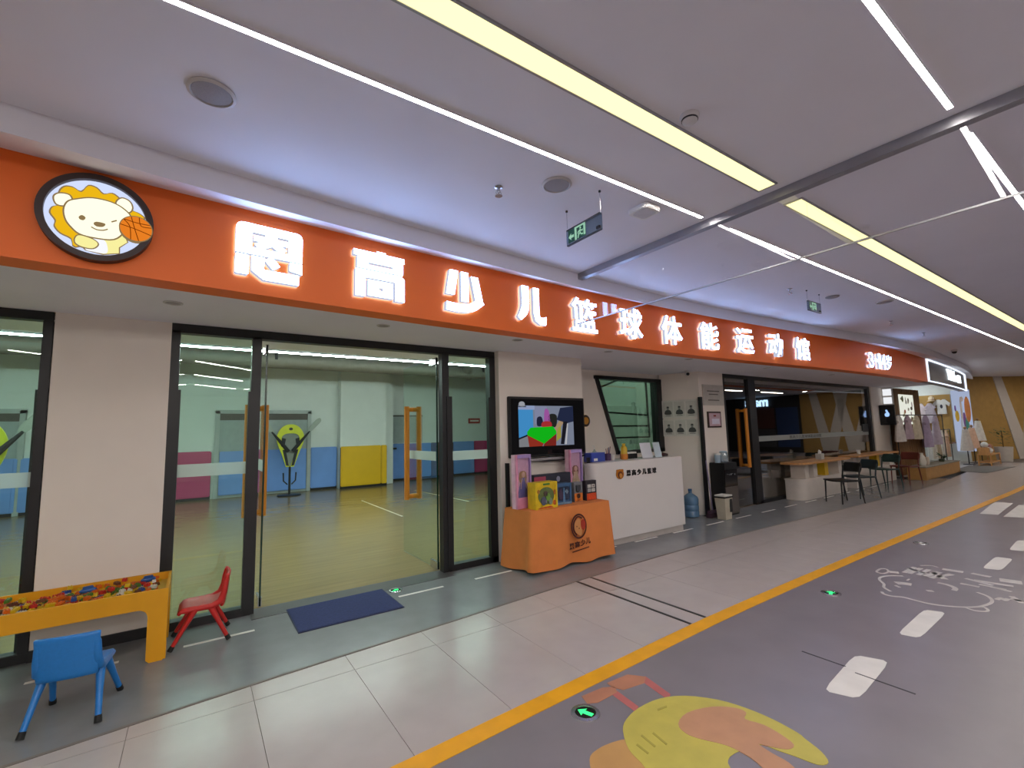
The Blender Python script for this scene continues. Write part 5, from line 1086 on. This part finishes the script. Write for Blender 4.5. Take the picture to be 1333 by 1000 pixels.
def plant(loc, h, w, label, pot_col='#b9ada0', pot_h=.3, pot_w=.16, n=36):
    t = thing('potted_plant', label, 'plant', loc); MB().lathe([(pot_w*.8, 0), (pot_w, pot_h), (pot_w*.9, pot_h), (pot_w*.7, .02)], n=18).build('pot', mat('pot '+pot_col, pot_col, .6), t, world=False, smooth=40)
    m_ = mat('leaf green', '#3d5a34', .6, var=.25, scale=10); lf = MB()
    for k in range(n):
        a = random.uniform(0, 6.28); r = random.uniform(.3, 1)*w; z = pot_h + random.uniform(.15, 1)*h; c = Vector((r*math.cos(a), r*math.sin(a), z)); s_ = .07 + .05*random.random()
        d = Vector((math.cos(a), math.sin(a), random.uniform(-.4, .7))).normalized()*s_; q = d.cross(Vector((0, 0, 1))).normalized()*s_*.35
        lf.add([c-d, c+q, c+d, c-q], [(0, 1, 2, 3)])
    lf.build('foliage', m_, t, world=False); MB().tube([(0, 0, pot_h*.8), (.02, 0, pot_h+h*.8)], .012, 6).build('stem', mat('stem', '#4a3a28', .8), t, world=False)
plant((24.2, 5.35, .75), .35, .2, 'small green plant on the ledge under the tan board', '#5a5248', .1, .08, 24); plant((25.15, 3.95, 0), .75, .35, 'dark leafy plant in a white planter by the tan wall', '#cfc6bb', .55, .26, 50); plant((18.6, 4.25, .355), .16, .16, 'low green plant on the plywood platform', '#4f5a4a', .08, .07, 24)
for x, c, lb in ((16.8, '#d9d3c8', 'cream bottle shaped vase on the plywood platform'), (17.1, '#c9b9a8', 'beige folded bag on the plywood platform')):
    t = thing('platform_vase' if x < 17 else 'folded_bag', lb, 'vase' if x < 17 else 'bag', (x, 4.25, .355))
    if x < 17: MB().lathe([(.07, 0), (.09, .1), (.06, .25), (.03, .3), (.035, .34)], n=18).build('body', mat('vase '+c, c, .5), t, world=False, smooth=40); MB().lathe([(.036, .335), (.04, .345), (.034, .345)], n=18).build('rim', mat('vase '+c, c), t, world=False)
    else: MB().box(-.1, .1, -.06, .06, 0, .22).build('bag', mat('bag '+c, c, .8), t, world=False, bevel=.015); MB().tube([(-.05, 0, .21), (0, 0, .3), (.05, 0, .21)], .008, 6).build('strap', mat('bag strap', '#8a6f5a', .8), t, world=False)
mu = thing('lit_mural', 'backlit children mural with balloons at the shop corner', 'mural', (24.45, 4.85, 0)); mfn = lambda u, v, w: (24.46 - w, 5.08 - u*.42, v)
MB().prism([(0, .4), (1.25, .4), (1.25, 2.75), (0, 2.75)], mfn, 0, .05).build('panel', emit('mural light', (.62, .72, 1.0), .55), mu)
for i, (u, v, a, b, c_) in enumerate(((.28, 1.75, .14, .22, '#e0b23a'), (.6, 2.0, .07, .5, '#d9c2b4'), (.75, 1.6, .1, .3, '#8a5a9a'), (.9, 1.4, .12, .3, '#4f9a86'), (1.02, 2.0, .2, .5, '#e08a4a'), (.55, 1.4, .1, .3, '#d8dce8'), (.2, 2.05, .06, .12, '#7a4a9a'), (.7, 2.4, .12, .1, '#e6cfc4'))): MB().prism(ell(u, v, a, b, 14), mfn, .05, .052+.0005*i).build('mural_print', mat('mural '+c_, c_, .5), mu)
for x, y, c, lb, h in ((22.9, 4.5, '#c9c0b8', 'grey kids outfit on a small stand by the mural', 1.25), (23.8, 4.5, '#d8b49a', 'peach dress on a small stand by the mural', 1.3), (24.55, 4.45, '#dcd8d0', 'white dress on a tall stand by the plant', 1.55)):
    t = thing('dress_stand', lb, 'garment', (x, y, 0)); m_ = mat('fabric '+c, c, .9, var=.1, scale=12)
    MB().sheet(lambda u, v: ((.37-.25*v)*math.cos(2*PI*u)*(1+.06*math.sin(14*PI*u)), (.18-.1*v)*math.sin(2*PI*u), h-.75+.75*v), 28, 6).build('dress', m_, t, world=False, smooth=60); MB().cyl((0, 0, .02), (0, 0, h+.05), .015, n=8).build('pole', M_blackp, t, world=False); MB().lathe([(.16, 0), (.16, .015), (.02, .03)], n=18).build('base', M_blackp, t, world=False); MB().ball((0, 0, h+.06), .05).build('neck_cap', mat('cap wood', '#b58c60', .5), t, world=False, smooth=60)
for x, y, z, r, lb in ((22.6, 4.0, .62, .1, 'white round lamp on the toy trolley'), (22.95, 3.97, .4, .11, 'white toy ball on the toy trolley')):
    t = thing('white_globe', lb, 'toy', (x, y, z)); MB().ball((0, 0, r), r, n=14).build('globe', M_plastic_w, t, world=False, smooth=60); MB().lathe([(.04, 0), (.04, .02)], n=12).build('collar', M_wood, t, world=False)
t = thing('toy_trolley', 'wooden toy trolley with pink soft toys by the shop mat', 'trolley', (23.0, 4.05, 0)); MB().box(-.5, .9, -.2, .15, .36, .4).build('shelf', M_top, t, world=False); MB().box(-.5, .9, -.2, .15, .1, .13).build('shelf', M_top, t, world=False); MB().box(-.5, -.3, -.15, .1, .4, .62).build('block', M_top, t, world=False)
for sx in (-.48, .88):
    for sy in (-.18, .13): MB().cyl((sx, sy, 0), (sx, sy, .4), .02, n=8).build('leg', M_top, t, world=False)
for x, c, lb in ((23.4, '#c08a86', 'pink soft toy on the wooden trolley'), (23.68, '#b98a5a', 'brown soft toy on the wooden trolley')):
    t = thing('soft_toy', lb, 'toy', (x, 4.03, .4)); m_ = mat('plush '+c, c, .95, bump=.4, scale=50); MB().ball((0, 0, .09), .08, .07, .09).build('body', m_, t, world=False, smooth=60); MB().ball((0, 0, .23), .07).build('head', m_, t, world=False, smooth=60)
    for sx in (-1, 1): MB().ball((sx*.05, 0, .29), .025).build('ear', m_, t, world=False, smooth=60); MB().ball((sx*.09, -.02, .12), .03, .03, .06).build('arm', m_, t, world=False, smooth=60)
t = thing('shop_mat', 'flat grey entrance mat before the clothes shop', 'doormat', (21.0, 3.95, 0)); MB().prism(fpoly([(1238, 613), (1284, 616), (1320, 608), (1262, 606.5)]), XY(0), 0, .008).build('pile', mat('grey mat', '#6f6a66', .9, var=.1, scale=30), t); MB().prism([(t.location.x + (p[0]-t.location.x)*1.02, t.location.y + (p[1]-t.location.y)*1.04) for p in fpoly([(1238, 613), (1284, 616), (1320, 608), (1262, 606.5)])], XY(0), 0, .004).build('edge', M_blackp, t)
E_shop = emit('boutique ceiling light', (.9, .97, 1.0), L_SHOP)
for x in (19.4, 21.4, 23.4): t = thing('shop_ceiling_light', 'square ceiling light inside the bright clothes shop', 'light', (x, 6.1, 3.28), group='ceiling lights of the clothes shop'); MB().box(-.3, .3, -.3, .3, 0, .012).build('diffuser', E_shop, t, world=False); MB().box(-.32, .32, -.32, .32, .008, .02).build('frame', M_alu, t, world=False)
# shopfront across the corridor end, seen mirrored in the dark glazing
of = thing('blue_shopfront', 'dark shopfront with blue panel and glowing letters beyond the tan wall', 'shopfront', (28.3, -4.5, 0))
MB().box(28.3, 28.5, -7.6, -2.2, 0, 3.28).build('wall', M_dark, of); MB().box(28.26, 28.3, -3.5, -2.3, .3, 2.6).build('blue_panel', mat('deep blue panel', '#24406f', .5), of); MB().box(28.26, 28.3, -5.2, -3.6, 1.4, 2.6).build('red_panel', mat('rust panel', '#5c2a1e', .5), of); MB().box(28.26, 28.3, -5.2, -3.6, .3, 1.35).build('lower_panel', mat('grey lower panel', '#4a4a4c', .5), of)
m_ = MB(); put_text(m_, 'mars', -1, 1, 2.72, 3.12, lambda u, v, w: (28.26-w, -4.6-u*.7, v), 0, .05, .03); m_.build('letters', emit('blue letters', (.45, .7, 1.0), 6.0), of)
t = thing('small_lit_sign', 'small vertical white lit sign high on the white wall end', 'sign', (16.75, 4.9, 2.1)); MB().box(16.7, 16.75, 4.72, 4.98, 2.08, 2.58).build('case', M_plastic_w, t)
for z in (2.12, 2.36): MB().box(16.69, 16.7, 4.75, 4.95, z, z+.19).build('lit_face', emit('small sign face', (.95, .97, 1), .9), t)
